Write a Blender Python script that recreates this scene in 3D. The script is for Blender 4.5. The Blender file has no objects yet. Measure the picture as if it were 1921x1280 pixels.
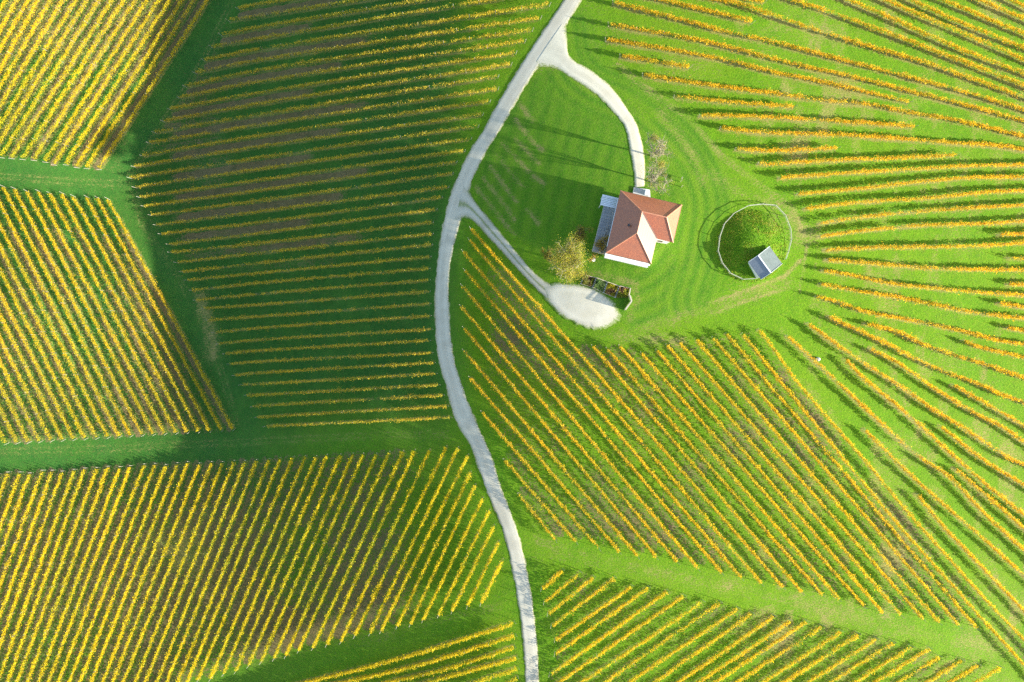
import bpy, math, random
import numpy as np
from mathutils import Vector

random.seed(7)
RNG = np.random.default_rng(11)
S = bpy.context.scene
COL = S.collection

# ---------------------------------------------------------------- camera
H = 140.0                       # drone height above the datum
TANH = 0.754                    # tan of half the horizontal field of view
K = 2 * TANH / 1921.0           # metres per photo pixel per metre of range
cam_d = bpy.data.cameras.new('camera'); cam = bpy.data.objects.new('camera', cam_d); COL.objects.link(cam)
cam.location = (0, 0, H); cam.rotation_euler = (0, 0, 0)
cam_d.sensor_width = 36.0; cam_d.lens = 18.0 / TANH
cam_d.clip_start = 0.5; cam_d.clip_end = 9000
S.camera = cam

# ---------------------------------------------------------------- sky, sun, exposure
SUN_EL = math.radians(17.2); SUN_AZ = math.radians(-17.0)      # azimuth counted from +X
world = bpy.data.worlds.new('World'); S.world = world; world.use_nodes = True
wn = world.node_tree
sky = wn.nodes.new('ShaderNodeTexSky'); sky.sky_type = 'NISHITA'; sky.sun_disc = False
sky.sun_elevation = SUN_EL; sky.sun_rotation = math.radians(107.0)
sky.air_density = 1.0; sky.dust_density = 1.0; sky.ozone_density = 1.0
bg = wn.nodes['Background']; bg.inputs['Strength'].default_value = 0.15
wn.links.new(sky.outputs['Color'], bg.inputs['Color'])
sun_d = bpy.data.lights.new('sun', 'SUN'); sun = bpy.data.objects.new('sun', sun_d); COL.objects.link(sun)
sun_d.energy = 5.0; sun_d.angle = math.radians(0.6); sun_d.color = (1.0, 0.955, 0.86)
sv = Vector((math.cos(SUN_EL) * math.cos(SUN_AZ), math.cos(SUN_EL) * math.sin(SUN_AZ), math.sin(SUN_EL)))
sun.rotation_euler = sv.to_track_quat('Z', 'Y').to_euler(); sun.location = sv * 400
S.view_settings.view_transform = 'Standard'; S.view_settings.look = 'None'
S.view_settings.exposure = 1.46; S.view_settings.gamma = 1.0
S.render.engine = 'CYCLES'
S.cycles.use_denoising = False; S.cycles.max_bounces = 6; S.cycles.diffuse_bounces = 3
S.cycles.transmission_bounces = 3; S.cycles.transparent_max_bounces = 6
S.cycles.caustics_reflective = False; S.cycles.caustics_refractive = False

# ---------------------------------------------------------------- terrain
CTRL = [  # photo pixel, height
 (1230,430,6.0),(1420,450,6.2),(1150,560,5.0),(1060,300,4.2),(1120,200,4.6),(1060,100,4.0),(1070,0,3.6),(1300,200,5.4),
 (980,300,1.9),(905,250,-.2),(860,400,-2.8),(930,380,-.9),(1120,400,5.4),(830,560,-3.4),(840,700,-2.4),(900,850,.3),(960,1000,.7),(1000,1200,-.2),(960,430,.4),(920,560,-.2),
 (960,150,1.4),(930,700,.5),(1050,450,3.4),
 (760,430,-6.2),(700,400,-8.8),(550,400,-15.8),(400,400,-23),(260,340,-28.2),(410,680,-23.6),(600,600,-13.2),(730,600,-7.6),(330,180,-26),(430,20,-21),
 (700,100,-6),(800,150,-2.6),(560,100,-11),(700,720,-6.2),(820,20,-1.6),(540,740,-14),
 (650,815,-8.6),(480,820,-16),(780,810,-4.6),(650,950,-8.2),(400,950,-14),(200,950,-15),(50,1000,-13.5),(300,1150,-14),(100,1200,-13),(600,1200,-9.5),(850,1000,-2.8),(0,850,-15.5),(250,830,-18.5),
 (880,1130,-2.4),(480,1250,-12),(750,1260,-6),
 (100,100,-16.5),(0,0,-12),(200,250,-26.6),(0,250,-20),(30,335,-24),(250,60,-22.6),
 (0,600,-13),(100,600,-17),(250,600,-23),(0,450,-16),(150,780,-18),(330,720,-22),
 (1600,100,3.0),(1900,0,-.5),(1600,450,4.6),(1900,450,1),(1700,700,2.4),(1900,800,-1.2),(1300,800,4.2),(1200,1000,2.2),(1500,1000,2),(1400,1150,.8),
 (1700,1200,-.6),(1900,1200,-3.4),(1150,50,4.5),(1330,640,5),(1060,780,3.2),(1040,950,1.0),(1100,1250,-.4),(1450,1260,-1)]
_c = np.array(CTRL, float)
_cz = _c[:, 2]
_cx = (_c[:, 0] - 960.5) * (H - _cz) * K
_cy = -(_c[:, 1] - 640.0) * (H - _cz) * K
def _tps(r2): return 0.5 * r2 * np.log(r2 + 1e-9)
_n = len(_c)
_A = np.zeros((_n + 3, _n + 3))
_A[:_n, :_n] = _tps((_cx[:, None] - _cx) ** 2 + (_cy[:, None] - _cy) ** 2) + np.eye(_n) * 260.0
_A[:_n, _n] = 1; _A[:_n, _n + 1] = _cx; _A[:_n, _n + 2] = _cy
_A[_n:, :_n] = _A[:_n, _n:].T
_w = np.linalg.solve(_A, np.concatenate([_cz, np.zeros(3)]))
MOUND = None
def _soft(v, lim, w=16.0):
    a = np.abs(v); over = np.maximum(a - lim, 0)
    return np.sign(v) * (np.minimum(a, lim) + w * (1 - np.exp(-over / w)))
def height(x, y):
    x = np.asarray(x, float); y = np.asarray(y, float)
    sh = np.broadcast(x, y).shape
    xs = _soft(np.broadcast_to(x, sh).ravel(), 108.0); ys = _soft(np.broadcast_to(y, sh).ravel(), 74.0)
    out = np.empty(xs.size)
    for i in range(0, xs.size, 60000):
        a = xs[i:i + 60000]; b = ys[i:i + 60000]
        z = _w[_n] + _w[_n + 1] * a + _w[_n + 2] * b
        z = z + _tps((a[:, None] - _cx) ** 2 + (b[:, None] - _cy) ** 2) @ _w[:_n]
        out[i:i + 60000] = z
    out = out.reshape(sh)
    if MOUND is not None:
        mx, my, mr, mh = MOUND
        r = np.sqrt((x - mx) ** 2 + (y - my) ** 2) / mr
        out = out + mh * np.clip(1 - r * r, 0, 1) ** 1.4
    return out
def P(px, py, dz=0.0):
    """photo pixel -> point lying dz above the terrain"""
    px = np.asarray(px, float); py = np.asarray(py, float)
    z = np.zeros(np.broadcast(px, py).shape)
    for _ in range(9):
        x = (px - 960.5) * (H - z) * K; y = -(py - 640.0) * (H - z) * K
        z = height(x, y) + dz
    return np.stack([x, y, z], -1)
_m = P(1409, 462)
MOUND = (_m[0], _m[1], 7.4, 2.0)

# ---------------------------------------------------------------- small numeric helpers
def vnoise(x, y, seed=0):
    x = np.asarray(x, float); y = np.asarray(y, float)
    xi = np.floor(x).astype(np.int64); yi = np.floor(y).astype(np.int64)
    fx = x - xi; fy = y - yi
    fx = fx * fx * (3 - 2 * fx); fy = fy * fy * (3 - 2 * fy)
    def hsh(a, b):
        h = (a * 374761393 + b * 668265263 + seed * 1442695041) & 0xFFFFFFFF
        h = ((h ^ (h >> 13)) * 1274126177) & 0xFFFFFFFF
        return ((h ^ (h >> 16)) & 0xFFFF) / 65535.0
    return (hsh(xi, yi) * (1 - fx) + hsh(xi + 1, yi) * fx) * (1 - fy) + (hsh(xi, yi + 1) * (1 - fx) + hsh(xi + 1, yi + 1) * fx) * fy
def fbm(x, y, seed=0, octv=3):
    s = 0; a = .5; t = 0
    for o in range(octv):
        s = s + a * vnoise(x * 2 ** o, y * 2 ** o, seed + o); t += a; a *= .5
    return s / t
def smooth(a, b, v):
    t = np.clip((v - a) / (b - a), 0, 1); return t * t * (3 - 2 * t)
def catmull(pts, n):
    p = np.array(pts, float)
    if len(p) == 2:
        t = np.linspace(0, 1, n)[:, None]; return p[0] * (1 - t) + p[1] * t
    d = np.r_[0, np.cumsum(np.hypot(*np.diff(p, axis=0).T))]
    m = np.empty_like(p)
    m[1:-1] = (p[2:] - p[:-2]) / (d[2:] - d[:-2])[:, None]
    m[0] = (p[1] - p[0]) / (d[1] - d[0]); m[-1] = (p[-1] - p[-2]) / (d[-1] - d[-2])
    s = np.linspace(0, d[-1], n); i = np.clip(np.searchsorted(d, s, 'right') - 1, 0, len(p) - 2)
    h = (d[i + 1] - d[i]); t = (s - d[i]) / h
    t = t[:, None]; h = h[:, None]
    return (2*t**3-3*t**2+1)*p[i] + (t**3-2*t**2+t)*h*m[i] + (-2*t**3+3*t**2)*p[i+1] + (t**3-t**2)*h*m[i+1]
def inpoly(px, py, poly):
    r = np.zeros(px.shape, bool); n = len(poly)
    for i in range(n):
        x0, y0 = poly[i]; x1, y1 = poly[(i + 1) % n]
        c = ((y0 > py) != (y1 > py)) & (px < (x1 - x0) * (py - y0) / (y1 - y0 + 1e-12) + x0)
        r ^= c
    return r
def dist_poly(x, y, line):
    d = np.full(x.shape, 1e9)
    for a, b in zip(line[:-1], line[1:]):
        ab = b - a; L = ab @ ab + 1e-12
        t = np.clip(((x - a[0]) * ab[0] + (y - a[1]) * ab[1]) / L, 0, 1)
        d = np.minimum(d, (x - a[0] - t * ab[0]) ** 2 + (y - a[1] - t * ab[1]) ** 2)
    return np.sqrt(d)

# ---------------------------------------------------------------- object helpers
def raw_mesh(name, verts, faces_flat, nper, smooth_shade=False):
    me = bpy.data.meshes.new(name)
    nf = len(faces_flat) // nper
    me.vertices.add(len(verts)); me.vertices.foreach_set('co', np.ascontiguousarray(verts, np.float32).ravel())
    me.loops.add(nf * nper); me.loops.foreach_set('vertex_index', np.ascontiguousarray(faces_flat, np.int32))
    me.polygons.add(nf); me.polygons.foreach_set('loop_start', np.arange(nf, dtype=np.int32) * nper)
    me.polygons.foreach_set('loop_total', np.full(nf, nper, np.int32))
    if smooth_shade: me.polygons.foreach_set('use_smooth', np.ones(nf, bool))
    me.update(calc_edges=True)
    return me
def link(name, me, mat=None, parent=None, loc=None):
    o = bpy.data.objects.new(name, me); COL.objects.link(o)
    if mat is not None and me is not None and len(me.materials) == 0: me.materials.append(mat)
    if parent is not None: o.parent = parent
    if loc is not None: o.location = loc
    return o
def tag(o, label=None, cat=None, group=None, kind=None):
    if label: o['label'] = label
    if cat: o['category'] = cat
    if group: o['group'] = group
    if kind: o['kind'] = kind
    return o
def empty(name, loc):
    o = bpy.data.objects.new(name, None); COL.objects.link(o); o.location = loc; o.empty_display_size = .3
    return o
class MB:
    """collects shapes in world coordinates; build() links them as one mesh"""
    def __init__(s): s.v = []; s.f = []
    def add(s, verts, faces):
        b = len(s.v); s.v += [tuple(map(float, q)) for q in verts]; s.f += [tuple(i + b for i in f) for f in faces]; return s
    def frame(s, o, ax, ay, az, x0, x1, y0, y1, z0, z1):
        o = np.array(o, float); ax = np.array(ax, float); ay = np.array(ay, float); az = np.array(az, float)
        c = [o + ax * x + ay * y + az * z for z in (z0, z1) for y in (y0, y1) for x in (x0, x1)]
        return s.add(c, [(0,2,3,1),(4,5,7,6),(0,1,5,4),(2,6,7,3),(0,4,6,2),(1,3,7,5)])
    def bar(s, a, b, w, h, up=(0, 0, 1)):
        a = np.array(a, float); b = np.array(b, float); d = b - a; L = np.linalg.norm(d); d = d / L
        sd = np.cross(d, up); sd /= np.linalg.norm(sd) + 1e-9; u = np.cross(sd, d)
        return s.frame(a, d, sd, u, 0, L, -w / 2, w / 2, -h / 2, h / 2)
    def tube(s, pts, rad, n=6, cap=True):
        pts = [np.array(p, float) for p in pts]; b = len(s.v); ref = None
        for i, p in enumerate(pts):
            d = pts[min(i + 1, len(pts) - 1)] - pts[max(i - 1, 0)]; d = d / (np.linalg.norm(d) + 1e-9)
            if ref is None: ref = np.array([1., 0, 0]) if abs(d[0]) < .8 else np.array([0, 1., 0])
            u = np.cross(d, ref); u /= np.linalg.norm(u) + 1e-9; w = np.cross(d, u); ref = np.cross(u, d)
            for k in range(n):
                a = 2 * math.pi * k / n; s.v.append(tuple(p + (u * math.cos(a) + w * math.sin(a)) * rad[i]))
        for i in range(len(pts) - 1):
            for k in range(n):
                k2 = (k + 1) % n; s.f.append((b + i*n + k, b + i*n + k2, b + (i+1)*n + k2, b + (i+1)*n + k))
        if cap:
            s.f.append(tuple(b + k for k in reversed(range(n)))); e = b + (len(pts) - 1) * n; s.f.append(tuple(e + k for k in range(n)))
        return s
    def build(s, name, mat, parent=None, base=None, shade=False):
        base = np.zeros(3) if base is None else np.array(base, float)
        me = bpy.data.meshes.new(name)
        me.from_pydata([tuple(np.array(q) - base) for q in s.v], [], s.f)
        if shade: me.polygons.foreach_set('use_smooth', np.ones(len(s.f), bool))
        me.update()
        o = link(name, me, mat, parent)
        if parent is None: o.location = base
        return o

# ---------------------------------------------------------------- materials
class NT:
    def __init__(s, name):
        s.m = bpy.data.materials.new(name); s.m.use_nodes = True; s.t = s.m.node_tree; s.b = s.t.nodes['Principled BSDF']
        s.out = s.t.nodes['Material Output']
        s.co = s.t.nodes.new('ShaderNodeNewGeometry').outputs['Position']
    def n(s, typ, **kw):
        nd = s.t.nodes.new(typ)
        for k, v in kw.items(): setattr(nd, k, v)
        return nd
    def put(s, sock, v):
        if hasattr(v, 'is_linked') or isinstance(v, bpy.types.NodeSocket): s.t.links.new(v, sock)
        else: sock.default_value = v
    def noise(s, scale, detail=3, rough=.55, vec=None, col=False):
        nd = s.n('ShaderNodeTexNoise'); s.put(nd.inputs['Vector'], s.co if vec is None else vec)
        nd.inputs['Scale'].default_value = scale; nd.inputs['Detail'].default_value = detail; nd.inputs['Roughness'].default_value = rough
        return nd.outputs['Color' if col else 'Fac']
    def ramp(s, fac, a, b, lo=0., hi=1.):
        nd = s.n('ShaderNodeMapRange'); s.put(nd.inputs['Value'], fac); nd.inputs['From Min'].default_value = a; nd.inputs['From Max'].default_value = b
        nd.inputs['To Min'].default_value = lo; nd.inputs['To Max'].default_value = hi; return nd.outputs['Result']
    def mix(s, fac, a, b, mode='MIX'):
        nd = s.n('ShaderNodeMix', data_type='RGBA', blend_type=mode); s.put(nd.inputs[0], fac)
        s.put(nd.inputs[6], (*a, 1) if isinstance(a, tuple) and len(a) == 3 else a); s.put(nd.inputs[7], (*b, 1) if isinstance(b, tuple) and len(b) == 3 else b)
        return nd.outputs[2]
    def math(s, op, a, b=0.):
        nd = s.n('ShaderNodeMath', operation=op); s.put(nd.inputs[0], a); s.put(nd.inputs[1], b); return nd.outputs[0]
    def attr(s, name):
        return s.n('ShaderNodeAttribute', attribute_name=name)
    def bump(s, hgt, strength=.5, dist=.1):
        nd = s.n('ShaderNodeBump'); nd.inputs['Strength'].default_value = strength; nd.inputs['Distance'].default_value = dist
        s.put(nd.inputs['Height'], hgt); s.put(s.b.inputs['Normal'], nd.outputs['Normal'])
    def done(s, col, rough=.8, spec=.3):
        s.put(s.b.inputs['Base Color'], (*col, 1) if isinstance(col, tuple) and len(col) == 3 else col)
        s.put(s.b.inputs['Roughness'], rough); s.b.inputs['Specular IOR Level'].default_value = spec
        return s.m
def plain(name, c, rough=.7, var=.18, scale=3.0, spec=.3, bump=0.):
    t = NT(name); f = t.noise(scale, 4)
    a = tuple(v * (1 - var) for v in c); b = tuple(min(1, v * (1 + var)) for v in c)
    g = t.noise(scale * 9, 2)
    col = t.mix(t.ramp(f, .3, .7), a, b); col = t.mix(t.ramp(g, .35, .75, 0, .35), col, tuple(v * .7 for v in c))
    if bump: t.bump(g, bump, .03)
    return t.done(col, rough, spec)

def ground_material():
    t = NT('meadow_ground')
    m1 = t.attr('m1'); m2 = t.attr('m2')
    s1 = t.n('ShaderNodeSeparateColor'); t.put(s1.inputs[0], m1.outputs['Color'])
    s2 = t.n('ShaderNodeSeparateColor'); t.put(s2.inputs[0], m2.outputs['Color'])
    under, soil, dry = s1.outputs[0], s1.outputs[1], s1.outputs[2]
    lawn, stripe, shade_grass = s2.outputs[0], s2.outputs[1], s2.outputs[2]
    big = t.noise(.05, 3); mid = t.noise(.45, 4); fine = t.noise(2.6, 5, .65); tiny = t.noise(9., 3, .7)
    sp = t.n('ShaderNodeMapping'); t.put(sp.inputs['Vector'], t.co); sp.inputs['Rotation'].default_value = (0, 0, .9); sp.inputs['Scale'].default_value = (.55, 2.2, 1)
    blade = t.noise(3.2, 4, .7, sp.outputs['Vector'])
    col = t.mix(t.ramp(mid, .3, .7), (.078, .222, .006), (.125, .290, .006))
    col = t.mix(t.ramp(big, .35, .65, 0, .55), col, (.165, .285, .008))
    col = t.mix(t.ramp(fine, .44, .66, 0, .6), col, (.210, .285, .018))
    col = t.mix(t.ramp(blade, .50, .68, 0, .8), col, (.040, .135, .006))
    col = t.mix(t.ramp(tiny, .50, .72, 0, .75), col, (.035, .120, .006))
    col = t.mix(t.ramp(tiny, .46, .28, 0, .4), col, (.22, .33, .02))
    lw = t.mix(t.ramp(mid, .3, .7), (.046, .160, .008), (.080, .215, .009))
    lw = t.mix(t.math('MULTIPLY', stripe, .85), lw, (.150, .275, .012))
    lw = t.mix(t.ramp(fine, .45, .68, 0, .55), lw, (.175, .25, .03))
    lw = t.mix(t.ramp(blade, .50, .70, 0, .6), lw, (.035, .125, .006))
    col = t.mix(lawn, col, lw)
    shadec = t.mix(t.ramp(mid, .3, .7), (.026, .122, .018), (.048, .160, .022))  # darker, bluer grass: hillside shade painted into the colour
    shadec = t.mix(t.ramp(fine, .45, .72, 0, .6), shadec, (.070, .135, .035))
    shadec = t.mix(t.ramp(blade, .5, .7, 0, .6), shadec, (.012, .062, .010))
    shadec = t.mix(t.ramp(tiny, .52, .74, 0, .5), shadec, (.010, .055, .010))
    col = t.mix(shade_grass, col, shadec)
    dryc = t.mix(t.ramp(fine, .35, .65), (.34, .27, .10), (.22, .24, .05))
    dryc = t.mix(t.ramp(tiny, .5, .72, 0, .6), dryc, (.10, .12, .03))
    col = t.mix(t.ramp(t.math('ADD', dry, t.ramp(blade, .32, .68, -.55, .55)), .3, .8), col, dryc)
    so = t.mix(t.ramp(fine, .35, .65), (.150, .122, .048), (.225, .182, .080))
    so = t.mix(t.ramp(mid, .5, .75, 0, .6), so, (.06, .095, .028))
    so = t.mix(t.ramp(tiny, .5, .72, 0, .6), so, (.06, .062, .028))
    col = t.mix(t.ramp(t.math('ADD', soil, t.ramp(fine, .3, .7, -.32, .32)), .32, .66), col, so)
    un = t.mix(t.ramp(fine, .35, .65), (.34, .28, .10), (.20, .22, .04))
    un = t.mix(t.ramp(tiny, .5, .72, 0, .5), un, (.09, .09, .03))
    col = t.mix(t.ramp(t.math('ADD', under, t.ramp(fine, .3, .7, -.45, .45)), .38, .85), col, un)
    hgt = t.math('ADD', t.math('MULTIPLY', fine, .5), t.math('ADD', t.math('MULTIPLY', tiny, .3), t.math('MULTIPLY', blade, .4)))
    t.bump(hgt, .8, .30)
    return t.done(col, .9, .1)

def leaf_material(name, trans=.45):
    t = NT(name); a = t.attr('leafcol').outputs['Color']
    g = t.noise(14., 2); col = t.mix(t.ramp(g, .35, .7, 0, .35), a, (.20, .12, .03), 'MULTIPLY') if False else a
    t.done(col, .6, .25)
    tr = t.n('ShaderNodeBsdfTranslucent'); t.put(tr.inputs['Color'], col)
    mx = t.n('ShaderNodeMixShader'); mx.inputs[0].default_value = trans
    t.t.links.new(t.b.outputs[0], mx.inputs[1]); t.t.links.new(tr.outputs[0], mx.inputs[2]); t.t.links.new(mx.outputs[0], t.out.inputs['Surface'])
    return t.m

def road_material(name, c1, c2, verge, edge_w, mid_grass=0.):
    t = NT(name)
    lat = t.attr('lat').outputs['Fac']
    f = t.noise(.5, 4); fine = t.noise(5., 4, .7); tiny = t.noise(22., 2, .7)
    col = t.mix(t.ramp(f, .3, .7), c1, c2)
    e0 = t.math('ABSOLUTE', t.math('SUBTRACT', lat, .5))
    tr = t.math('ABSOLUTE', t.math('SUBTRACT', e0, .22))
    col = t.mix(t.ramp(tr, .0, .12, .45, 0.), col, tuple(min(1, v * 1.2) for v in c2))
    pt = t.noise(.16, 3)
    col = t.mix(t.ramp(pt, .5, .62, 0, .4), col, tuple(v * .78 for v in c1))
    col = t.mix(t.ramp(fine, .45, .75, 0, .35), col, tuple(v * .72 for v in c1))
    col = t.mix(t.ramp(tiny, .55, .8, 0, .4), col, tuple(v * .6 for v in c1))
    e = t.math('ADD', e0, t.ramp(fine, .25, .75, -.10, .10))
    col = t.mix(t.ramp(e, .5 - edge_w, .5 - edge_w * .3), col, verge)
    if mid_grass: col = t.mix(t.ramp(t.math('ADD', e0, t.ramp(fine, .25, .75, -.10, .10)), .03, .09, mid_grass, 0.), col, verge)
    t.bump(tiny, .3, .03)
    return t.done(col, .85, .2)

def roof_material():
    t = NT('terracotta_tiles')
    uv = t.n('ShaderNodeUVMap', uv_map='UVMap').outputs['UV']
    br = t.n('ShaderNodeTexBrick'); t.put(br.inputs['Vector'], uv)
    br.inputs['Scale'].default_value = 1.0; br.inputs['Brick Width'].default_value = .26; br.inputs['Row Height'].default_value = .34
    br.inputs['Mortar Size'].default_value = .018; br.inputs['Mortar Smooth'].default_value = .6; br.inputs['Bias'].default_value = 0.
    br.inputs['Color1'].default_value = (.42, .135, .060, 1); br.inputs['Color2'].default_value = (.33, .105, .052, 1); br.inputs['Mortar'].default_value = (.16, .06, .04, 1)
    n = t.noise(.7, 4); fine = t.noise(6., 4, .7)
    col = t.mix(t.ramp(n, .4, .7, 0, .35), br.outputs['Color'], (.24, .10, .065))
    col = t.mix(t.ramp(fine, .5, .75, 0, .4), col, (.50, .22, .12))
    wv = t.n('ShaderNodeTexWave', wave_type='BANDS', bands_direction='Y', wave_profile='SAW'); t.put(wv.inputs['Vector'], uv); wv.inputs['Scale'].default_value = .47
    t.bump(t.math('ADD', wv.outputs['Fac'], t.math('MULTIPLY', fine, .5)), .35, .04)
    return t.done(col, t.ramp(fine, .3, .7, .36, .5), .55)

M = {}
M['ground'] = ground_material()
M['leaf'] = leaf_material('vine_leaf', .55)
M['tree_leaf'] = leaf_material('tree_leaf', .4)
M['road'] = road_material('pale_asphalt', (.53, .475, .345), (.61, .555, .415), (.26, .27, .10), .10)
M['gravel'] = road_material('drive_gravel', (.61, .545, .385), (.69, .625, .455), (.27, .30, .09), .10)
M['track'] = road_material('dirt_track', (.46, .42, .30), (.54, .50, .38), (.20, .24, .07), .13, .8)
M['yard'] = road_material('yard_gravel', (.61, .545, .39), (.69, .625, .47), (.20, .27, .06), .14)
M['post'] = plain('weathered_post', (.40, .36, .29), .8, .2, 4.)
M['stem'] = plain('vine_bark', (.12, .085, .05), .9, .3, 6.)
M['roof'] = roof_material()
M['ridge'] = plain('ridge_tile', (.52, .22, .12), .5, .15, 5., .5)
M['white'] = plain('white_render', (.80, .78, .74), .8, .05, 1.2)
M['whitep'] = plain('white_paint', (.78, .79, .80), .45, .05, 2.)
M['glass'] = plain('window_glass', (.03, .035, .04), .08, .1, 1., .6)
M['frame'] = plain('brown_frame', (.16, .09, .05), .6, .15, 5.)
M['paving'] = plain('terrace_paving', (.34, .345, .35), .8, .14, .9)
M['concrete'] = plain('concrete_slab', (.50, .49, .46), .85, .1, 1.)
M['metal'] = plain('zinc_sheet', (.20, .225, .24), .5, .1, 1.5, .5)
M['hutroof'] = plain('pale_sheet_roof', (.155, .19, .175), .8, .14, 1.5, .2)
M['wood'] = plain('bleached_wood', (.52, .45, .33), .8, .2, 6.)
M['rail'] = plain('grey_rail_wood', (.40, .40, .29), .8, .18, 5.)
M['bark'] = plain('pale_bark', (.32, .285, .19), .9, .25, 8.)
M['darkbark'] = plain('brown_bark', (.16, .12, .08), .9, .25, 8.)
M['dark'] = plain('dark_metal', (.06, .06, .065), .6, .2, 3.)
M['stone'] = plain('pale_stone', (.62, .60, .54), .85, .15, 3.)
M['pot'] = plain('grey_pot', (.25, .25, .24), .8, .15, 3.)
M['bedsoil'] = plain('bed_soil', (.13, .09, .055), .95, .3, 2.)

# ---------------------------------------------------------------- vine rows traced from the photograph (photo pixels)
Z = 2.977
def T(ox, oy, *pts): return [(ox + a / Z, oy + b / Z) for a, b in pts]
R1 = lambda *p: T(0, 0, *p); R2 = lambda *p: T(480, 0, *p); R3 = lambda *p: T(960, 0, *p); R4 = lambda *p: T(1440, 0, *p)
R5 = lambda *p: T(0, 430, *p); R6 = lambda *p: T(480, 430, *p); R7 = lambda *p: T(960, 430, *p); R8 = lambda *p: T(1440, 430, *p)
Q1 = lambda *p: T(0, 850, *p); Q2 = lambda *p: T(480, 850, *p); Q3 = lambda *p: T(960, 850, *p); Q4 = lambda *p: T(1440, 850, *p)
BLOCKS = {}
# A: top left field
bo = [(570,945),(500,940),(445,935),(385,920),(320,920),(272,905),(208,895),(145,890),(85,885),(28,880),(0,830),(0,740),(0,635),(0,530),(0,440),(0,330),(0,225),(0,110)]
to = [1180,1105,1040,970,910,845,780,715,650,580,510,450,380,310,240,185,125,60]
BLOCKS['A'] = [R1(b, (t, 0)) for b, t in zip(bo, to)]
# B: big field left of the road
L = R1((1345,60),(1290,125),(1250,205),(1195,270),(1155,345),(1105,415),(1050,490),(1018,553),(965,617),(928,682),(880,745),(850,803),(812,875),(765,935),(742,997),(770,1050),(795,1105),(820,1155),(860,1205),(888,1260)) \
  + R5((915,30),(960,87),(968,132),(1003,188),(1032,240),(1060,287),(1088,342),(1110,398),(1155,443),(1175,508),(1210,578),(1235,640),(1272,695),(1297,752),(1325,815),(1360,868),(1392,925),(1425,988)) + R6((20,1047),(68,1098))
mid = [y / Z for y in (40,105,168,230,290,350,408,470,532,593,653,710,770,830,892,955,1015,1073,1130,1190,1250)] + [430 + y / Z for y in (30,85,140,195,250,305,365,425,490,555,620,680,740,803,865,925,985)]
rt = [(1060,-72),(1060,-55),(1050,-36),(1038,-15),(1028,13),(1011,38),(996,60),(982,81),(965,103)] + R2((1418,370),(1345,437),(1345,505),(1300,575),(1260,648),(1235,713),(1195,783),(1160,850),(1115,912),(1095,975),(1070,1050),(1035,1108),(1005,1175),(985,1245)) \
  + R6((985,30),(980,90),(972,157),(967,222),(967,287),(968,350),(970,418),(972,485),(980,560),(968,622),(982,690),(995,745),(1005,805),(1020,868),(1045,925),(1068,985),(1085,1048))
ex = {3: [(690,42)], 4: [(700,58)], 5: [(720,78)]}
B = []
for i in range(40):
    p = [L[i]] + ([(480, mid[i])] if i < 38 else []) + [rt[i]]
    B.append(p)
BLOCKS['B'] = B
# C: left field
ct = R1((615,1120),(560,1115),(500,1110),(425,1105),(365,1090),(295,1090),(232,1078),(168,1078),(98,1063),(38,1053))
Cc = []
for i in range(21):
    top = ct[i] if i < 10 else ((207 - 21.0 * i), 352 - (i - 10) * 3)
    m = (238.5 - 20.8 * i, 430.0); b = ((1310 - 63 * i) / Z, 430 + (1112 + 3.8 * i) / Z)
    p = [top, m, b]
    if i >= 10:  # leaves the frame on the left
        f = (-60 - m[0]) / (b[0] - m[0]); p = [(-60, 430 + f * (b[1] - 430)), b]
    Cc.append(p)
BLOCKS['C'] = Cc
# D: bottom left field
dt = Q2((1378,590),(1355,490),(1330,400),(1305,315),(1268,250),(1225,175),(1200,105),(1185,10)) + R6((1130,1220),(1065,1215),(972,1232),(890,1235),(825,1240),(750,1245),(678,1255),(605,1255),(548,1255),(480,1260),(405,1262),(345,1270),(285,1268),(215,1273)) \
   + Q2((145,30),(85,35),(15,40)) + Q1((1380,45),(1320,45),(1255,52),(1195,52),(1127,60),(1062,52),(1005,58),(940,68),(880,62),(820,65),(742,75),(685,80),(620,78),(558,85),(490,88),(432,95),(365,105),(310,100),(255,100),(185,115),(130,110),(65,110),(10,120))
db = Q2((1260,825),(1185,840),(1100,868),(1025,890),(938,918),(868,940),(795,952),(705,978),(645,990),(560,1005),(485,1035),(405,1052),(328,1072),(250,1085),(178,1115),(113,1130),(40,1150)) \
   + Q1((1400,1170),(1330,1200),(1262,1215),(1190,1243),(1120,1250),(1055,1275),(1000,1280),(940,1280),(885,1280),(820,1280),(765,1280),(700,1280),(640,1280),(585,1280),(520,1280),(460,1280),(400,1280),(340,1280),(285,1280),(230,1280),(170,1280),(110,1280),(60,1280),(5,1280),(0,1119),(0,961),(0,790),(0,620),(0,480),(0,290),(0,150))
BLOCKS['D'] = [[a, b] for a, b in zip(dt, db)]
# E: strip at the bottom
BLOCKS['E'] = [Q2((60,1322),(230,1280),(800,1135)) + [(963,1165)], Q2((250,1322),(430,1280),(850,1185)) + [(965,1189)], Q2((530,1322),(690,1280),(1100,1180)) + [(963,1210)],
               Q2((780,1322),(930,1276)) + [(968,1230)], Q2((1030,1325),(1180,1280)) + [(970,1250)], Q2((1270,1325),(1390,1285)) + [(969,1268)]]
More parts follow.
